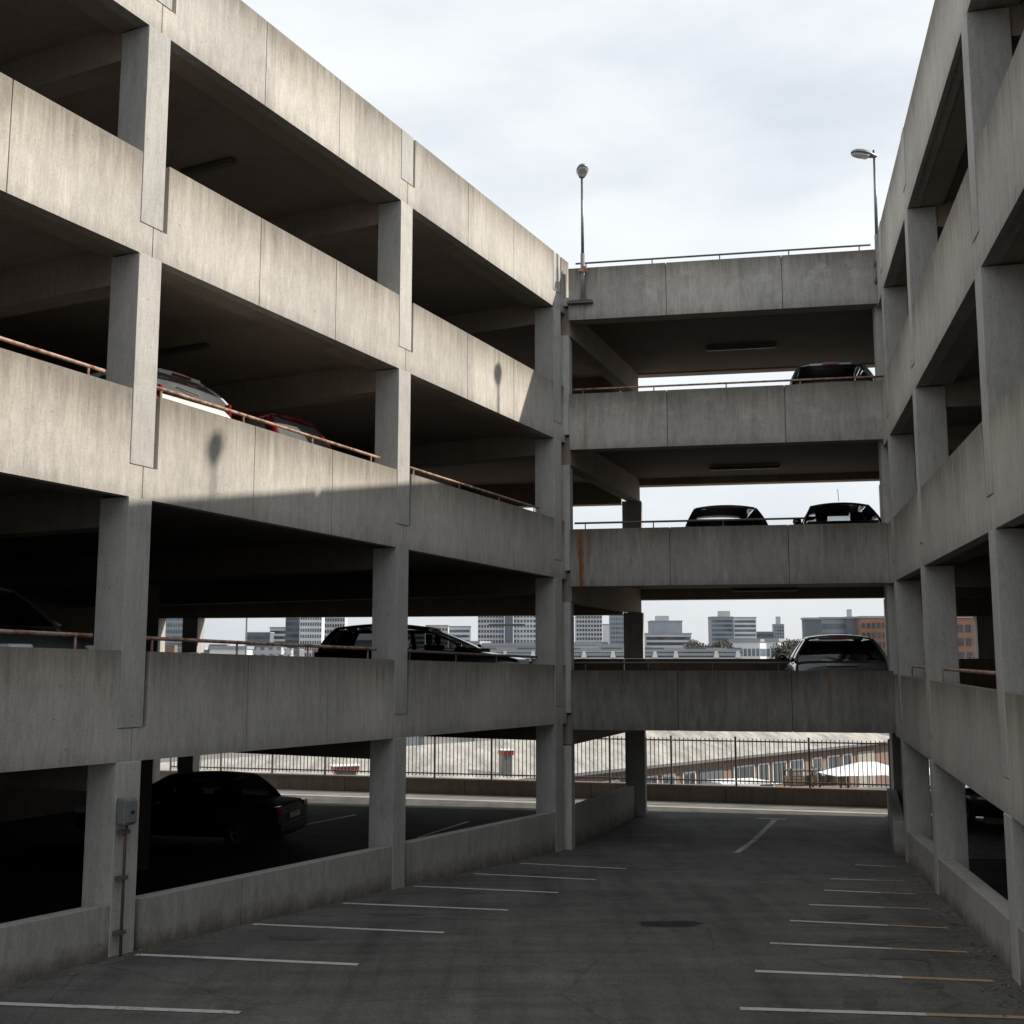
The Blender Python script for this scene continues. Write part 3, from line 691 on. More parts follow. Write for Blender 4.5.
# ---------------------------------------------------------------- cars
def strip(mb, a, b):       # quads between two equally long point lists
    for i in range(len(a) - 1): mb.face([a[i], a[i+1], b[i+1], b[i]])
def sheet(a, b, mb, thick, nrm):
    """thick panel between polylines a and b"""
    a2 = [p - nrm * thick for p in a]; b2 = [p - nrm * thick for p in b]
    strip(mb, a, b); strip(mb, b2, a2); strip(mb, a2, a); strip(mb, b, b2)
    mb.face([a[0], b[0], b2[0], a2[0]]); mb.face([a[-1], a2[-1], b2[-1], b[-1]])
M['smoke'] = glassmat('smoked_glass', (.30, .32, .32), .03); M['greyglass'] = simple('grey_painted_reflection_glass', (.13, .135, .14), .12, 0, .25, 3, .8)  # greyglass: opaque grey colour stands in for reflected surroundings
M['tint'] = glassmat('dark_tinted_glass', (.10, .11, .11), .04)
def make_car(name, label, mat, kind='hatch', L=4.1, W=1.74, H=1.47, cat='car', rear_light='low', taill=None, chrome=False, antenna=False, bk=.62, rk=.70, glass='glass', arch=.05, rakef=0.):
    root = empty(name, (0, 0, 0), 0, label, cat)
    h = L / 2; w = W / 2; belt = H * bk
    if kind == 'hatch':
        A0, A1, C1, C0 = h - 1.05, h - 1.72, -h + .52, -h + .17
        top = [(-h, .50, .86), (-h + .03, .80, .94), (-h + .14, belt - .02, .97), (-h + .5, belt, 1), (-.4, belt, 1), (.3, belt - .01, 1), (A0 - .1, belt - .03, .99), (A0 + .15, belt - .07, .98), (h - .45, belt - .16, .95), (h - .15, belt - .25, .89), (h - .03, .52, .80), (h, .42, .76)]
        cpil = .26
    elif kind == 'wagon':
        A0, A1, C1, C0 = h - 1.15, h - 1.95, -h + .40, -h + .12
        top = [(-h, .50, .86), (-h + .03, .80, .95), (-h + .12, belt - .02, .97), (-h + .5, belt, 1), (-.4, belt, 1), (.3, belt - .01, 1), (A0 - .1, belt - .03, .99), (A0 + .15, belt - .07, .98), (h - .5, belt - .15, .95), (h - .18, belt - .25, .89), (h - .03, .55, .82), (h, .42, .76)]
        cpil = .16
    else:
        A0, A1, C1, C0 = h - 1.25, h - 1.95, -h + 1.15, -h + .62
        top = [(-h, .55, .84), (-h + .03, .82, .92), (-h + .12, belt - .03, .95), (-h + .6, belt, .99), (-.4, belt, 1), (.3, belt - .01, 1), (A0 - .1, belt - .03, .99), (A0 + .15, belt - .06, .98), (h - .5, belt - .16, .95), (h - .15, belt - .26, .88), (h - .03, .52, .80), (h, .42, .76)]
        cpil = .22
    A1 -= rakef
    # lower body
    mb = MB(); rings = []
    for x, zt, k in top:
        ww = w * k; zb = .17 if abs(x) < h - .1 else .24
        half = [(0, zb), (ww * .84, zb), (ww * .95, zb + .07), (ww * .99, .34), (ww * 1.0, min(.55, zt - .08)), (ww * .975, min(.74, zt - .05)), (ww * .935, zt - .03), (ww * .85, zt + .0), (ww * .45, zt + .012), (0, zt + .018)]
        rings.append([Vector((x, y, z)) for y, z in half] + [Vector((x, -y, z)) for y, z in reversed(half[1:-1])])
    for i in range(len(rings) - 1):
        n = len(rings[0])
        for k in range(n): mb.face([rings[i][k], rings[i][(k+1) % n], rings[i+1][(k+1) % n], rings[i+1][k]])
    mb.face(rings[0]); mb.face(rings[-1])
    body = mb.build('body', mat, root, smooth=True)
    sub = body.modifiers.new('sub', 'SUBSURF'); sub.levels = sub.render_levels = 2
    # greenhouse
    wb, wr = w * .93, w * rk
    def side(x, z, sg, off=0):
        f = (z - belt) / (H - belt); f = max(0, f); return Vector((x, sg * (wb - (wb - wr) * f ** 1.25 + off), z))
    zr = H - .085
    def edgeline(xb, xt, sg, bulge=0, n=6, z0=belt - .06, off=0):
        o = []
        for i in range(n + 1):
            t = i / n; z = z0 + (zr - .03 - z0) * t
            x = xb + (xt - xb) * t + bulge * math.sin(math.pi * t); o.append(side(x, z, sg, off))
        return o
    bA, bC = .05, -.045
    # roof
    mb = MB(); nx = 8; rows = []
    for i in range(nx + 1):
        t = i / nx; x = C1 + (A1 - C1) * t; arch_ = arch * math.sin(math.pi * (.10 + .88 * t)) / 1.0
        row = []
        for k in range(9):
            u = -1 + k / 4; row.append(Vector((x + (.03 * (1 - u * u) * (1 if t > .9 else (-1 if t < .1 else 0))), u * wr * 1.06, zr - .02 + arch_ + .055 * (1 - abs(u) ** 2.2))))
        rows.append(row)
    low = [[p - Vector((0, 0, .035)) for p in r_] for r_ in rows]
    for i in range(nx):
        strip(mb, rows[i], rows[i+1]); strip(mb, low[i+1], low[i])
        for k in (0, 8): mb.face([rows[i][k], rows[i+1][k], low[i+1][k], low[i][k]])
    strip(mb, rows[0], low[0]); strip(mb, low[-1], rows[-1])
    mb.build('roof', mat, root, smooth=True)
    # glass
    for nm, xb, xt, bl in (('windscreen', A0, A1, bA), ('rear_window', C0, C1, bC)):
        a, b = edgeline(xb, xt, -1, bl), edgeline(xb, xt, 1, bl); mb = MB(); cols = []
        for k in range(9):
            u = k / 8; col = []
            for p, q in zip(a, b):
                r_ = p.lerp(q, u); r_.x += (.07 if xb > 0 else -.05) * (1 - (2 * u - 1) ** 2); r_.z += 0; col.append(r_)
            cols.append(col)
        for k in range(8): strip(mb, cols[k], cols[k+1])
        mb.build(nm, M[glass], root, smooth=True)
    # pillars and side windows, per side
    for sg in (-1, 1):
        Al, Al2 = edgeline(A0 + .01, A1 + .02, sg, bA, off=.006), edgeline(A0 - .07, A1 - .05, sg, bA, off=.006)
        Cl, Cl2 = edgeline(C0 - .01, C1 - .03, sg, bC, off=.006), edgeline(C0 + cpil, C1 + cpil * .75, sg, bC * .4, off=.006)
        xm = (A0 + C0) / 2 - .05
        Bl, Bl2 = edgeline(xm - .04, xm - .07, sg, 0, off=.004), edgeline(xm + .05, xm + .01, sg, 0, off=.004)
        nrm = Vector((0, sg, .2)).normalized()
        for nm, p, q in (('pillar', Al, Al2), ('pillar', Cl, Cl2), ('pillar', Bl, Bl2)):
            mb = MB(); sheet(p, q, mb, .05, nrm); mb.build(nm, mat if p is not Bl else M['plastic'], root, smooth=True)
        for p, q in ((Al2, Bl2), (Bl, Cl2)):
            mb = MB(); strip(mb, [v - nrm * .012 for v in p], [v - nrm * .012 for v in q]); mb.build('side_window', M[glass], root, smooth=True)
        mb = MB(); pts = [side(x, zr - .005, sg, .004) for x in [C1 + (A1 - C1) * i / 6 for i in range(7)]]
        mb.tube([p + Vector((0, 0, -.035)) for p in pts], .024, 6); mb.build('roof_rail', mat, root, smooth=True)
        # mirror
        mb = MB(); Mx = Matrix.Translation((A0 - .30, sg * (w + .07), belt + .06))
        mb.lathe([(0, -.085), (.06, -.075), (.09, -.03), (.09, .03), (.06, .075), (0, .085)], Mx @ Matrix.Rotation(R(90), 4, 'X') @ Matrix.Diagonal((.6, .75, 1.1, 1)), 12)
        mb.box(A0 - .33, A0 - .27, min(sg * (w - .06), sg * (w + .08)), max(sg * (w - .06), sg * (w + .08)), belt - .01, belt + .03)
        mb.build('wing_mirror', mat, root, smooth=True)
        # lights
        mb = MB(); y0, y1 = sorted((sg * w * (.62 if taill != 'mid' else .80), sg * w * .95))
        if taill == 'tall':
            mb.box(-h + .05, -h + .30, y0 + (0 if sg < 0 else w * .18), y1 - (0 if sg > 0 else w * .18), belt - .30, belt + .05); mb2 = MB()
            base, tp = side(C0 - .03, belt + .02, sg, .012), side(C1 - .05, zr - .06, sg, .012)
            n1 = Vector((0, -sg * .10, 0)); n2 = Vector((.12, 0, 0))
            mb.solid([base, base + n2, base + n2 + n1, base + n1], [tp, tp + n2, tp + n2 + n1 * .7, tp + n1 * .7])
        else:
            za, zb2 = {'low': (-.44, -.26), 'mid': (-.17, .02), None: (-.24, -.05)}[taill]
            mb.box(-h + .01 + (.11 if taill == 'mid' else 0), -h + .30, y0 + (0 if sg > 0 else w * .08), y1 - (0 if sg < 0 else w * .08), belt + za, belt + zb2)
        mb.build('tail_light', M['red_lens'], root, bevel=.02)
        mb = MB(); y0, y1 = sorted((sg * w * .50, sg * w * .86)); mb.box(h - .30, h - .055, y0, y1, .60, .735); mb.build('headlight', M['clear_lens'], root, bevel=.03)
        for xw in (h - .80, -h + .78):
            hub = Matrix.Translation((xw, sg * (w - .095), .315)) @ Matrix.Rotation(R(90 * -sg), 4, 'X')
            wh = MB(); wh.lathe([(.19, -.10), (.30, -.10), (.315, -.07), (.315, .07), (.30, .10), (.20, .105), (.19, .09)], hub, 28)
            tyre = wh.build('tyre', M['black'], None, smooth=False)
            rm = MB(); rm.lathe([(0, .06), (.05, .075), (.06, .06)], hub, 16)
            for k in range(5):
                q = hub @ Matrix.Rotation(2 * math.pi * k / 5, 4, 'Z'); rm.box(.04, .185, -.028, .028, .055, .085, q)
            rm.lathe([(.17, .09), (.195, .10), (.195, -.09), (.17, -.09), (.17, .09)], hub, 24)
            ar = MB(); ar.lathe([(0, .01), (.355, .01), (.355, .078), (.0, .078)], hub, 28)
            we = ar.build('wheel', M['plastic'], root)
            tyre.parent = we; rim = rm.build('rim', M['galv'], we)
    # rear and front trim
    mb = MB(); mb.box(-h - .02, -h + .10, -w * .80, w * .80, .30, .50); mb.build('bumper', M['plastic'] if kind != 'sedan' else mat, root, bevel=.03)
    mb = MB(); mb.box(-h - .03, -h - .0, -.26, .26, .56 if kind == 'sedan' else .42, .67 if kind == 'sedan' else .53); mb.build('number_plate', M['plate'], root)
    mb = MB(); mb.box(-h - .008, -h + .06, -.30, .30, .735, .765); mb.build('boot_handle', M['chrome'] if chrome else M['plastic'], root, bevel=.008)
    mb = MB(); mb.box(h - .10, h - .0, -w * .5, w * .5, .46, .60); mb.build('grille', M['chrome'] if chrome else M['plastic'], root, bevel=.02)
    if kind != 'sedan':
        mb = MB(); mb.box(C1 - .09, C1 + .04, -wr * .70, wr * .70, zr - .035, zr + .02); mb.build('spoiler', mat, root, bevel=.012)
        mb = MB(); mb.box(C1 - .118, C1 - .09, -.17, .17, zr - .028, zr - .002); mb.build('brake_light', M['red_lens'], root)
        mb = MB(); mb.tube([(C0 - .065, 0, belt + .0), (C0 + .02, .33, belt + .06)], .008, 6); mb.build('wiper', M['plastic'], root)
    if antenna:
        mb = MB(); mb.tube([(A1 - .1, 0, H), (A1 - .22, 0, H + .28)], .006, 6); mb.build('aerial', M['plastic'], root)
    # seats seen through the glass
    for x, n in ((.12, 2), (-.75, 3)):
        for y in ([-.36, .36] if n == 2 else [-.42, 0, .42]):
            mb = MB(); mb.box(x - .10, x + .04, y - .22, y + .22, belt - .3, belt + .10); mb.box(x - .10, x - .01, y - .12, y + .12, belt + .13, belt + .31 - (.08 if n == 3 else 0)); mb.box(x - .07, x - .04, y - .06, y + .06, belt + .08, belt + .15)
            mb.build('seat', M['interior'], root, bevel=.02)
    mb = MB(); mb.box(A0 - .45, A0 - .02, -wb * .92, wb * .92, belt - .04, belt + .03); mb.build('dashboard', M['interior'], root, bevel=.02)
    return root
def put(car, fr, s, t, z, heading, dz=0):
    """heading: 'in' nose away from the facade, 'out' nose to the facade"""
    p = fr.p(s, t, z); d = fr.n if heading == 'in' else -fr.n
    car.location = p; car.rotation_euler = (0, 0, math.atan2(d.y, d.x) + dz)
PM = simple('dusty_black_car_paint', (.010, .010, .011), .6, 0, .1, 3, .2)
PW = paint('white_car_paint', (.78, .78, .77), 0); PRD = paint('dark_red_car_paint', (.14, .012, .015), 0)
PB = paint('black_car_paint', (.012, .012, .014), .2); PG = paint('dark_grey_car_paint', (.05, .052, .056), .5); PS = paint('silver_car_paint', (.30, .31, .33), .7)
dk = lambda key, i, s: lev[key][i][0][0] + lev[key][i][0][1] * s + .515
def zdk(s): return dk('L', 1, s)
c = make_car('parked_car', 'white hatchback with red tail lamps behind the rusty rail of the sunlit left parapet', PW, 'hatch', 3.4, 1.58, 1.58, taill='mid', bk=.75, glass='greyglass')
s_ = FL.s_of(196, 1.0, 395) ; put(c, FL, s_, .85 + 1.70, zdk(s_), 'in')
c = make_car('parked_car', 'dark red car with tall red tail lamps and grey rear glass, beside the white hatchback', PRD, 'wagon', 4.2, 1.52, 1.50, taill='tall', glass='greyglass')
s_ = FL.s_of(301, 1.2, 430); put(c, FL, s_, .95 + 2.1, zdk(s_), 'in')
c = make_car('parked_car', 'dark car with pale chrome trim on the lowest left deck, cut by the photo edge', PS, 'hatch', 4.2, 1.76, 1.50, chrome=True)
s_ = FL.s_of(22, 1.2); put(c, FL, s_, .45 + 2.1, dk('L', 0, s_), 'out')
c = make_car('parked_car', 'black wagon parked sideways behind a column on the lowest left deck', PB, 'wagon', 4.6, 1.80, 1.44, glass='smoke', arch=.10, rakef=.25, bk=.65)
c.location = (-1.72, 24.2, dk('L', 0, -1)); c.rotation_euler = (0, 0, math.atan2(DB.y, DB.x))
c = make_car('parked_car', 'black sedan standing in deep shade on the ground floor of the left wing', PM, 'sedan', 4.6, 1.78, 1.42, glass='tint')
q = G(311, 820); c.location = (-6.75, 24.6, gz(24.5)); c.rotation_euler = (0, 0, R(168))
zb_ = lambda i: lev['B'][i][0][0] + .515
c = make_car('parked_car', 'dark silver hatchback seen from behind on the lowest deck of the bridge', PG, 'hatch', 4.1, 1.90, 1.38, chrome=True, taill='low', rk=.60)
put(c, FB, FB.s_of(842, .5), .42 + 2.05, zb_(0), 'in', R(0))
c = make_car('parked_car', 'black car on the middle bridge deck, left of the one with an aerial', PB, 'hatch', 4.0, 1.86, 1.38, rk=.64)
put(c, FB, FB.s_of(719, 1.5, 515), 1.6 + 2.0, zb_(1), 'in', R(5))
c = make_car('parked_car', 'black car with door mirrors and roof aerial, right hand one on the middle bridge deck', PB, 'hatch', 4.0, 1.70, 1.44, antenna=True, rk=.64)
put(c, FB, FB.s_of(848, .8, 510), .8 + 2.0, zb_(1), 'out')
c = make_car('parked_car', 'dark car with grey tailgate on the top covered deck of the bridge', PS, 'hatch', 4.0, 1.80, 1.36, taill='low', rk=.66)
put(c, FB, FB.s_of(833, .5, 373), .50 + 2.0, zb_(2), 'in')
c = make_car('parked_car', 'black car in the shade on the ground floor of the right wing', PB, 'hatch', 4.1, 1.75, 1.46)
s_ = FR.s_of(1000, 3); p_ = FR.p(s_, 3.2, 0); put(c, FR, s_, 3.2, gz(p_.y), 'out', R(-8))

# ---------------------------------------------------------------- beyond the fence: shed, yard things
YZ = -8.7
def corr(name, c1, c2, k=9.):
    m, t, b = newmat(name); geo = N(t, 'ShaderNodeNewGeometry'); P = geo.outputs['Position']
    col = ramp(t, noise_(t, map_(t, P, (1.1, .25, .5), (0, 0, R(45))), 1, 8, .75), [(.34, c1), (.62, c2)])
    t.links.new(col, b.inputs['Base Color']); b.inputs['Roughness'].default_value = .6; return m
M['shed_roof'] = corr('pale_sheet_roof', (.17, .16, .145), (.42, .40, .36))
def brickmat(name, c1, c2, sc=3.2):
    m, t, b = newmat(name); tcn = N(t, 'ShaderNodeTexCoord'); br = N(t, 'ShaderNodeTexBrick'); br.inputs['Scale'].default_value = sc
    br.inputs['Color1'].default_value = (*c1, 1); br.inputs['Color2'].default_value = (*c2, 1); br.inputs['Mortar'].default_value = (.35, .33, .3, 1); br.inputs['Mortar Size'].default_value = .015
    t.links.new(map_(t, tcn.outputs['Object'], (1, 1, 1), (R(90), 0, 0)), br.inputs[0])
    geo = N(t, 'ShaderNodeNewGeometry')
    t.links.new(mul(t, br.outputs[0], ramp(t, noise_(t, geo.outputs['Position'], .5, 5), [(.3, .65), (.7, 1.15)])), b.inputs['Base Color']); b.inputs['Roughness'].default_value = .9; return m
M['brick'] = brickmat('red_brick', (.20, .115, .085), (.25, .16, .12))
M['tanbrick'] = brickmat('tan_brick', (.34, .25, .17), (.40, .31, .22))
M['white'] = simple('white_painted_wood', (.7, .7, .68), .6)
M['canvas'] = simple('white_canvas', (.8, .8, .8), .8)
E1, E2 = at(500, 660, 56.2), at(905, 660, 85.5); E1.z = E2.z = 0
sd_ = (E2 - E1).normalized(); FS = Fr(E1, sd_, Vector((-sd_.y, sd_.x, 0)))
sh = empty('workshop_shed', FS.p(10, 0, YZ), 0, 'long low brick workshop with a pale corrugated roof beyond the bar fence', 'workshop')
S0, S1 = -26, 40
mb = MB(); sbox(mb, FS, S0, S1, 0, 13, YZ, -5.75); mb.build('wall', M['brick'], sh)
mb = MB(); n = int((S1 - S0) / 3.3)
for k in range(n):     # folded sheet roof, ribs modelled
    a, b = S0 + 3.3 * k, S0 + 3.3 * (k + 1)
    pr = [(a, 0), (a + 3.24, 0), (a + 3.25, .012), (a + 3.29, .012), (b, 0)]
    for (x0, h0), (x1, h1) in zip(pr[:-1], pr[1:]):
        mb.face([FS.p(x0, -.5, -5.72 + h0), FS.p(x1, -.5, -5.72 + h1), FS.p(x1, 6.5, -4.45 + h1), FS.p(x0, 6.5, -4.45 + h0)])
        mb.face([FS.p(x0, 6.5, -4.45 + h0), FS.p(x1, 6.5, -4.45 + h1), FS.p(x1, 13.5, -5.72 + h1), FS.p(x0, 13.5, -5.72 + h0)])
mb.build('roof', M['shed_roof'], sh, merge=False)
mb = MB(); sbox(mb, FS, S0, S1, -.58, -.48, -5.86, -5.74); mb.build('gutter', M['galv'], sh)
k = 0; s = 1.0
while s < S1 - 3:
    wd = random.choice([1.6, 2.2, 1.2]); kind_ = random.random()
    if kind_ < .22:
        mb = MB(); sbox(mb, FS, s, s + 2.4, -.06, -.005, YZ, -6.3); mb.build('door', simple('door_paint%d' % k, random.choice([(.10, .12, .13), (.24, .24, .25), (.33, .31, .27)]), .6), sh)
        s += 3.4
    else:
        mb = MB(); sbox(mb, FS, s, s + wd, -.07, -.005, -7.7, -6.35); f_ = mb.build('window', M['white'], sh)
        mb = MB(); q = int(wd / .5)
        for i in range(q): sbox(mb, FS, s + .06 + (wd - .12) * i / q + .03, s + .06 + (wd - .12) * (i + 1) / q - .03, -.085, -.071, -7.62, -6.43)
        mb.build('pane', M['darkglass'], f_)
        s += wd + random.choice([.4, .7, 1.1])
    k += 1
fix(sh)
# white van in the yard
def van(px, Y, label):
    root = empty('parked_van', at(px, 660, Y), 0, label, 'van'); root.location.z = YZ
    mb = MB(); prof = [(-2.3, .35), (2.35, .35), (2.4, .95), (1.75, 1.15), (1.15, 1.95), (-2.3, 2.0)]
    mb.solid([Vector((x, -.95, z)) for x, z in prof], [Vector((x, .95, z)) for x, z in prof]); mb.build('body', M['white'], root, bevel=.08)
    mb = MB(); mb.solid([Vector((x, -.80, z)) for x, z in ((1.72, 1.23), (1.78, 1.24), (1.25, 1.9), (1.2, 1.88))], [Vector((x, .80, z)) for x, z in ((1.72, 1.23), (1.78, 1.24), (1.25, 1.9), (1.2, 1.88))]); mb.build('windscreen', M['darkglass'], root)
    mb = MB(); mb.box(.35, 1.25, -.965, -.951, 1.2, 1.78); mb.build('side_window', M['darkglass'], root)
    for x in (-1.5, 1.5):
        for y in (-.86, .86):
            mb = MB(); mb.lathe([(0, -.11), (.33, -.11), (.34, .11), (0, .11)], Matrix.Translation((x, y, .34)) @ Matrix.Rotation(R(90), 4, 'X'), 20); mb.build('wheel', M['black'], root)
    return root
v = van(742, 66, 'white van parked before the brick workshop, seen through the fence'); v.location.z = YZ; v.rotation_euler = (0, 0, R(24))
mb = MB(); mb.box(-12, 16, -7, 5, -.2, 0); pl = mb.build('loading_platform', M['conc_floor']); pl.location = (14, 60, YZ + 1.2); pl.rotation_euler = (0, 0, R(24)); tag(pl, kind='structure')
mb = MB(); mb.box(-12, 16, -7, 5, -1.2, -.2); pl = mb.build('loading_platform', M['conc_brown']); pl.location = (14, 60, YZ + 1.2); pl.rotation_euler = (0, 0, R(24)); tag(pl, kind='structure')
# canopies
for i, (px, wd, lab) in enumerate([(863, 2.2, 'wide white canvas canopy behind the fence, the left one of two'), (903, 1.6, 'white canvas canopy behind the fence by the right wing')]):
    root = empty('canopy', at(px, 660, 57), R(12), lab, 'canopy', 'white canopies in the yard'); root.location.z = YZ + 1.2
    mb = MB(); b_ = [Vector(p) for p in ((-wd, -1, 2.0), (wd, -1, 2.0), (wd, 1, 2.0), (-wd, 1, 2.0))]; tp = [Vector((-wd * .2, 0, 2.55)), Vector((wd * .2, 0, 2.55))]
    mb.face([b_[0], b_[1], tp[1], tp[0]]); mb.face([b_[2], b_[3], tp[0], tp[1]]); mb.face([b_[1], b_[2], tp[1]]); mb.face([b_[3], b_[0], tp[0]])
    mb.face(list(reversed(b_))); mb.build('canvas_roof', M['canvas'], root)
    for x in (-wd + .05, wd - .05):
        for y in (-.95, .95):
            mb = MB(); mb.tube([(x, y, 0), (x, y, 2.0)], .03, 6); mb.build('leg', M['white'], root)
# pallet rack and stacked timber
rk = empty('storage_rack', at(812, 660, 58), R(10), 'steel rack with stacked timber standing in the yard behind the fence', 'rack'); rk.location.z = YZ + 1.2
for x in (-1.5, 0, 1.5):
    for y in (-.4, .4):
        mb = MB(); mb.box(x - .04, x + .04, y - .04, y + .04, 0, 2.2); mb.build('upright', M['dark_rail'], rk)
for z in (.6, 1.4, 2.1):
    mb = MB(); mb.box(-1.55, 1.55, -.45, .45, z - .06, z); mb.build('shelf', M['dark_rail'], rk)
M['timber'] = simple('sawn_timber', (.36, .25, .15), .8, 0, .4, 2)
for z in (.6, 1.4):
    for k in range(3):
        x = -1.1 + k * 1.05; tb = MB()
        for a in range(3): tb.box(x - .4 + random.uniform(-.05, .05), x + .42, -.35, .35, z + .01 + a * .13, z + .12 + a * .13)
        o = tb.build('timber_stack', M['timber']); o.location = rk.location; o.rotation_euler = rk.rotation_euler
        tag(o, 'short stack of sawn timber lying on the steel rack in the yard', 'timber', 'timber stacks on the rack')
M['redpaint'] = simple('red_paint', (.30, .04, .03), .5)
for i, (px, py, ww, lab) in enumerate([(506, 753, .55, 'small red box shaped roof unit on the pale workshop roof'), (345, 769, 1.1, 'long red roof unit on the left part of the pale workshop roof')]):
    Y = 57 if i == 0 else 50
    root = empty('roof_unit', at(px, py, Y), R(20), lab, 'roof unit')
    mb = MB(); mb.box(-ww / 2, ww / 2, -.4, .4, -.08, .14); mb.build('housing', M['redpaint'], root, bevel=.03)
    mb = MB(); mb.box(-ww / 2 - .06, ww / 2 + .06, -.45, .45, .141, .17); mb.build('lid', M['white'], root)
    mb = MB(); mb.box(-ww * .4, ww * .4, -.3, .3, -1.1, -.081); mb.build('base', M['galv'], root)

# ---------------------------------------------------------------- city
def bmat(name, c, var=.08): return simple(name, c, .85, 0, var, .12)
B_ = {'white': bmat('white_render', (.62, .63, .64)), 'pale': bmat('pale_concrete', (.46, .47, .49)), 'mid': bmat('mid_grey_cladding', (.27, .29, .32)), 'dark': bmat('dark_grey_cladding', (.13, .15, .17)), 'warm': bmat('warm_stone', (.5, .46, .41))}
M['cwin'] = simple('city_window_glass', (.07, .085, .10), .4, 0, .5, .15, .25)
M['cwin2'] = simple('blue_grey_curtain_glass', (.12, .15, .18), .35, 0, .5, .12, .3)
def building(x0, x1, ytop, Y, mat, label, rz=0, depth=None, style='grid', nc=6, fh=3.3, cat='building', winmat='cwin', roofbox=None, zb=YZ, frac=.55, name='city_building', maxf=24):
    W = (x1 - x0) / F * Y; c = at((x0 + x1) / 2, ytop, Y); zt = c.z; W_ = W / (math.cos(R(rz)) + .0)
    depth = depth or W * .8
    if rz: W_ = W / (math.cos(R(abs(rz))) + depth / W * math.sin(R(abs(rz)))) ; 
    root = empty(name, (c.x, c.y, zb), R(rz), label, cat)
    H_ = zt - zb - .7
    mb = MB(); mb.box(-W_/2, W_/2, 0, depth, 0, H_); mb.build('wall', mat, root)
    mb = MB(); mb.box(-W_/2 - .3, W_/2 + .3, -.3, depth + .3, H_ + .01, H_ + .7); mb.build('roof', B_['mid'], root)
    if roofbox:
        a, b, hh = roofbox; mb = MB(); mb.box(-W_/2 + a * W_, -W_/2 + b * W_, depth * .2, depth * .7, H_ + .71, H_ + .7 + hh); mb.build('plant_room', B_['pale'], root)
    nf = min(maxf, int((H_ - .8) / fh)); cache = {}
    def place(nm, x, z, w_, h_, face, m_):
        if face == 0: ox, oy, dx, dy = x, -.065, w_, .11
        else: ox, oy, dx, dy = (W_/2 + .065) * face, x, .11, w_
        key = (round(dx, 3), round(dy, 3), round(h_, 3))
        if key not in cache:
            mb = MB(); mb.box(-dx/2, dx/2, -dy/2, dy/2, 0, h_); o = mb.build(nm, m_, root); cache[key] = o
        else:
            o = cache[key].copy(); C.objects.link(o); o.parent = root
        o.location = (ox, oy, z); return o
    faces = [0] + ([1] if rz < 0 else [-1] if rz > 0 else [])
    for f in range(nf):
        z = H_ - .9 - (f + 1) * fh + fh * .25
        if z + zb < -2.5: break
        for face in faces:
            span = W_ if face == 0 else depth; n_ = nc if face == 0 else max(1, int(round(nc * depth / W_)))
            off = 0 if face == 0 else depth / 2
            if style == 'none': continue
            if style == 'band': place('window_band', off, z, span * .94, fh * frac, face, M[winmat])
            elif style == 'grid':
                for k in range(n_):
                    if nf * (nc + (n_ if face == 0 else n_)) > 190: pass
                    place('window', off - span / 2 + span * (k + .5) / n_, z, span / n_ * .66, fh * frac, face, M[winmat])
    return root
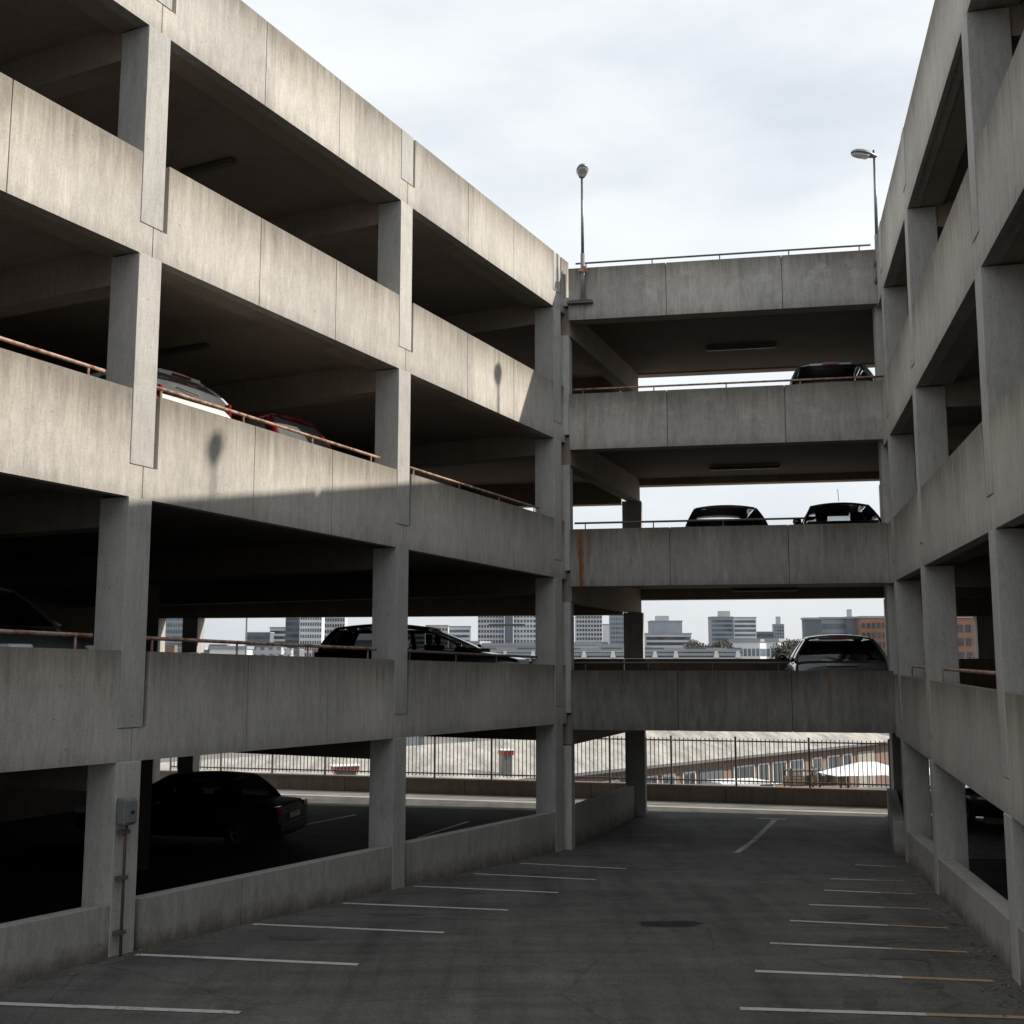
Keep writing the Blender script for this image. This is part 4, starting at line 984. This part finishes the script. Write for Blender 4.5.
city = [
 (563, 574, 617, 330, 'dark', 'narrow dark tower at the left of the bridge opening, nearest the corner column', 0, 'band', 3, None),
 (576, 602, 613, 320, 'pale', 'pale tower with a window grid, just right of the narrow dark tower', 0, 'grid', 6, None),
 (603, 609, 624, 330, 'white', 'thin white stair tower between two window gridded blocks', 0, 'none', 2, None),
 (610, 626, 610, 300, 'mid', 'grey tower partly behind the rear left column of the bridge', 0, 'grid', 4, None),
 (651, 682, 620.5, 260, 'mid', 'windowless grey upper block on the wide pale office building', 0, 'none', 4, (.2, .6, 1.2)),
 (645, 691, 633, 255, 'pale', 'wide pale low office building with dark window bands', 0, 'band', 6, None),
 (711, 733, 616.5, 300, 'mid', 'grey office tower with close window bands, left half of the twin block', 0, 'band', 5, (.4, .9, 1.6)),
 (733.5, 756, 617, 303, 'white', 'white office tower with window bands, right half of the twin block', 0, 'band', 5, None),
 (757, 774, 631.5, 340, 'dark', 'low dark flat block right of the twin office towers', 0, 'band', 4, None),
 (774, 784, 624, 420, 'mid', 'slim far tower rising alone above the dark trees', 0, 'grid', 3, (.3, .7, 3)),
 (726, 764, 639, 190, 'white', 'white low block below the twin office towers', -30, 'grid', 5, None),
 (764, 780, 638.5, 180, 'white', 'small bright white block beside the dark trees', -35, 'grid', 2, None),
 (805, 821, 617.5, 170, 'dark', 'dark end block of the brick and glass building', 0, 'none', 4, None),
 (821.5, 847, 617, 172, 'mid', 'glassy middle block with close window rows beside the brick block', 0, 'grid', 8, None),
 (847.5, 860, 616.5, 170, 'dark', 'dark stair block between glass block and brick block', 0, 'none', 4, (.1, .4, 1)),
 (860.5, 896, 616, 168, 'brickwall', 'brown brick block with large grey windows behind the silver hatchback', 0, 'grid', 5, None),
 (905, 924, 615, 130, 'brickwall', 'narrow strip of brick building between two columns of the right wing', 0, 'grid', 3, None),
 (940, 987, 615, 120, 'brickwall', 'red brick building with white framed windows seen through the right wing', 0, 'grid', 4, None),
 (987.5, 1010, 629, 150, 'warm', 'low brown stone building at the right edge of the city view', 0, 'grid', 3, None),
 (160, 194, 612, 210, 'mid', 'glass curtain wall office at the far left of the city view', 0, 'grid', 9, None),
 (247, 270, 632, 240, 'dark', 'low dark office with white roof plant, left of the mid grey block', 0, 'grid', 6, None),
 (270, 286, 627, 260, 'pale', 'pale office block just left of the dark tower', 0, 'band', 4, None),
 (286, 300, 606, 230, 'dark', 'tall dark tower seen left of the black wagon', 0, 'band', 3, None),
 (300.5, 322, 612, 225, 'white', 'white framed glass tower right of the tall dark tower', 0, 'grid', 6, None),
 (322, 345, 614, 235, 'pale', 'pale gridded tower behind the tail of the black wagon', 0, 'grid', 6, None),
 (405, 425, 628, 280, 'pale', 'pale office block above the windscreen of the black wagon', 0, 'band', 5, None),
 (426, 448, 625, 300, 'warm', 'beige block above the bonnet of the black wagon', 0, 'grid', 5, None),
 (449, 470, 626, 270, 'white', 'white stepped office block left of the big apartment tower', 0, 'band', 5, None),
 (478, 504, 606, 270, 'pale', 'broad pale apartment tower with a window grid, left of the dark slab', 0, 'grid', 6, None),
 (504.5, 513, 604, 268, 'dark', 'dark slab between two pale apartment towers', 0, 'none', 3, None),
 (513.5, 536, 606, 272, 'white', 'white apartment tower right of the dark slab, beside the corner column', 0, 'grid', 5, None),
 (447, 483, 641, 170, 'white', 'low white shed roofed block under the apartment towers', -20, 'band', 6, None),
 (484, 535, 643, 165, 'pale', 'long low pale block in front of the apartment towers', 0, 'band', 8, None),
 (567, 600, 642, 170, 'pale', 'low pale block above the viaduct, at the left of the bridge opening', 0, 'band', 6, None),
 (601, 628, 644, 160, 'white', 'low white block above the viaduct beside the rear column', 0, 'grid', 6, None),
 (210, 246, 646, 190, 'white', 'low white roof line left of the dark low office', 0, 'band', 8, None),
 (342, 404, 640, 200, 'pale', 'wide low pale block behind the roof of the black wagon', 0, 'band', 8, None),
]
B_['brickwall'] = M['brick']
M['brick_orange'] = bmat('orange_brick', (.24, .13, .09), .3)
for (x0, x1, yt, Y, mt, lab, rz, st, nc, rb) in city:
    Y = Y * (2.6 if Y > 200 else 2.2 if rz == 0 and yt < 635 else 1.4)
    if rb: rb = (rb[0], rb[1], rb[2] * 2.4)
    m_ = M['brick_orange'] if mt == 'brickwall' else B_[mt]
    fh = 3.1 if Y > 200 else 2.8
    if st == 'grid': nc = int(nc * 1.5)
    building(x0, x1, yt, Y, m_, lab, rz, None, st, nc, fh, roofbox=rb, winmat='cwin2' if mt in ('mid', 'white') else 'cwin', maxf=26)
# far skyline strip of low roofs along the horizon, uncountable
def facade_mat(name, wall, g1, g2, sx):
    m, t, b = newmat(name); geo = N(t, 'ShaderNodeNewGeometry'); sp_ = N(t, 'ShaderNodeSeparateXYZ'); t.links.new(geo.outputs['Position'], sp_.inputs[0])
    cb = N(t, 'ShaderNodeCombineXYZ'); t.links.new(mth(t, 'ADD', sp_.outputs[0], mth(t, 'MULTIPLY', sp_.outputs[1], .37)), cb.inputs[0]); t.links.new(sp_.outputs[2], cb.inputs[1])
    br = N(t, 'ShaderNodeTexBrick', offset=0.); br.inputs['Scale'].default_value = 1; br.inputs['Brick Width'].default_value = sx; br.inputs['Row Height'].default_value = 3.1; br.inputs['Mortar Size'].default_value = .75; br.inputs['Mortar Smooth'].default_value = 0
    br.inputs['Color1'].default_value = (*g1, 1); br.inputs['Color2'].default_value = (*g2, 1); br.inputs['Mortar'].default_value = (*wall, 1)
    t.links.new(cb.outputs[0], br.inputs[0]); t.links.new(br.outputs[0], b.inputs['Base Color']); b.inputs['Roughness'].default_value = .7; return m
for mi, (mt, seed, n_) in enumerate([(facade_mat('far_pale_facade', (.42, .43, .44), (.10, .12, .14), (.2, .23, .26), 3.2), 3, 230), (facade_mat('far_dark_facade', (.17, .17, .18), (.30, .33, .36), (.07, .08, .1), 4.1), 4, 150), (facade_mat('far_brick_facade', (.20, .13, .10), (.28, .30, .32), (.07, .08, .1), 2.7), 5, 70)]):
    mb = MB(); rnd = random.Random(seed)
    for k in range(n_):
        Y = rnd.uniform(380, 1300); px = rnd.uniform(60, 1080); x = (px - 512) / F * Y; w_ = rnd.uniform(5, 20) * Y / 800; h_ = 8.7 + Y * rnd.uniform(-.001, .011)
        mb.box(x - w_, x + w_, Y, Y + w_, YZ, YZ + h_)
        if rnd.random() < .4: mb.box(x - w_ * .4, x + w_ * .3, Y + w_ * .2, Y + w_ * .7, YZ + h_, YZ + h_ + 2.5)
    tag(mb.build('distant_buildings', mt, merge=False), ['mass of distant pale buildings along the horizon', 'mass of distant dark grey buildings along the horizon', 'mass of distant brown brick buildings along the horizon'][mi], 'buildings', kind='stuff')
B_['mid'] = facade_mat('grey_gridded_facade', (.27, .29, .31), (.09, .11, .13), (.15, .18, .2), 3.0)
# viaduct with a barrier on concrete blocks
YV = 82.
def vp(px, y): return at(px, y, YV)
vx0, vx1 = vp(395, 660).x, vp(742, 660).x
vd = empty('viaduct', (0, YV, YZ), 0, 'grey elevated road with a beam barrier on pale concrete blocks, behind the bridge', 'viaduct')
zt = vp(600, 657.5).z - YZ
mb = MB(); mb.box(vx0, vx1, 0, 9, zt - .9, zt); mb.build('deck', B_['pale'], vd)
mb = MB(); mb.box(vx0, vx1, .10, .25, vp(600, 651.6).z - YZ, vp(600, 647.6).z - YZ); mb.build('barrier_beam', B_['mid'], vd)
mb = MB(); mb.box(vx0, vx1, .12, .22, vp(600, 655.6).z - YZ, vp(600, 653.2).z - YZ); mb.build('barrier_beam', B_['mid'], vd)
mb = MB(); mb.box(vx0, vx1, .6, .8, zt + .002, vp(600, 652).z - YZ); mb.build('inner_parapet', B_['dark'], vd)
for px in (420, 448, 476, 505, 533, 584, 613, 655, 676, 716.5, 738):
    x = vp(px, 660).x; mb = MB(); zz = vp(px, 651).z - YZ
    mb.solid([Vector((x - .19, -.1, zt)), Vector((x + .19, -.1, zt)), Vector((x + .19, .098, zt)), Vector((x - .19, .098, zt))], [Vector((x - .09, -.03, zz)), Vector((x + .09, -.03, zz)), Vector((x + .09, .098, zz)), Vector((x - .09, .098, zz))])
    mb.build('block', B_['white'], vd)
for px in range(410, 742, 55):
    x = vp(px, 660).x; mb = MB(); mb.box(x - .5, x + .5, 2, 7, 0, zt - .9); mb.build('pier', B_['pale'], vd)
# street pole
pl = empty('street_pole', (at(245.5, 660, 120).x, 120, YZ), 0, 'thin tall pole standing against the sky at the left of the city view', 'pole')
mb = MB(); mb.tube([(0, 0, 0), (0, 0, 15)], .13, 8, .08); mb.build('pole', M['galv'], pl); mb = MB(); mb.box(-.1, .9, -.1, .1, 15, 15.15); mb.build('arm', M['galv'], pl)
# trees
M['bark'] = simple('bark', (.08, .06, .045), .9)
M['leaf'] = simple('tree_leaves', (.035, .040, .030), .8, 0, .5, 1.5); M['leaf2'] = simple('brownish_leaves', (.055, .05, .04), .8, 0, .4, 1.5)
def tree(px, Y, ztop, rad, label, lm, seed):
    rnd = random.Random(seed); p = at(px, 660, Y); root = empty('tree', (p.x, Y, YZ), 0, label, 'tree', 'trees in the city view')
    H_ = ztop - YZ; mb = MB(); mb.tube([(0, 0, 0), (.1, 0, H_ * .4), (0, .1, H_ * .8)], .25, 8, .06)
    for k in range(7):
        a = k * 2.4; z = H_ * (.35 + .07 * k); mb.tube([(0, 0, z), (math.cos(a) * rad * .7, math.sin(a) * rad * .7, z + rad * .6)], .09, 5, .03)
    mb.build('trunk', M['bark'], root)
    mb = MB(); cl = [Vector((rnd.gauss(0, .42) * rad, rnd.gauss(0, .42) * rad, H_ - rad * .75 + rnd.uniform(-.9, .55) * rad)) for _ in range(16)]
    for c_ in cl:
        for k in range(110):
            d = Vector((rnd.gauss(0, 1), rnd.gauss(0, 1), rnd.gauss(0, 1))).normalized() * rad * .36 * rnd.random() ** .4; q = c_ + d
            if q.z > H_: q.z = H_ - rnd.random() * .3
            u = Vector((rnd.gauss(0, 1), rnd.gauss(0, 1), rnd.gauss(0, 1))).normalized(); v_ = u.orthogonal().normalized(); sz = rnd.uniform(.12, .26)
            mb.face([q - u * sz, q - v_ * sz * .6, q + u * sz, q + v_ * sz * .6])
    mb.build('crown', lm, root, merge=False)
for i, (px, Y, yt, rad, lm, lab) in enumerate([(696, 150, 641, 2.2, 'leaf2', 'left one of three small trees between office block and twin towers'), (703, 152, 639.5, 2.4, 'leaf', 'middle one of three small trees between office block and twin towers'), (709, 149, 641, 2.0, 'leaf2', 'right one of three small trees, against the twin office towers'),
      (783, 130, 641, 2.4, 'leaf', 'dark tree touching the small bright white block'), (791, 128, 640, 2.7, 'leaf2', 'brownish tree in the middle of the dark group left of the brick building'), (799, 131, 638.5, 2.6, 'leaf', 'dark tree right beside the dark end block of the brick building'), (975, 100, 648, 2.4, 'leaf', 'dark low tree before the red brick building, seen through the right wing')]):
    tree(px, Y, at(px, yt, Y).z, rad, lab, M[lm], 10 + i)
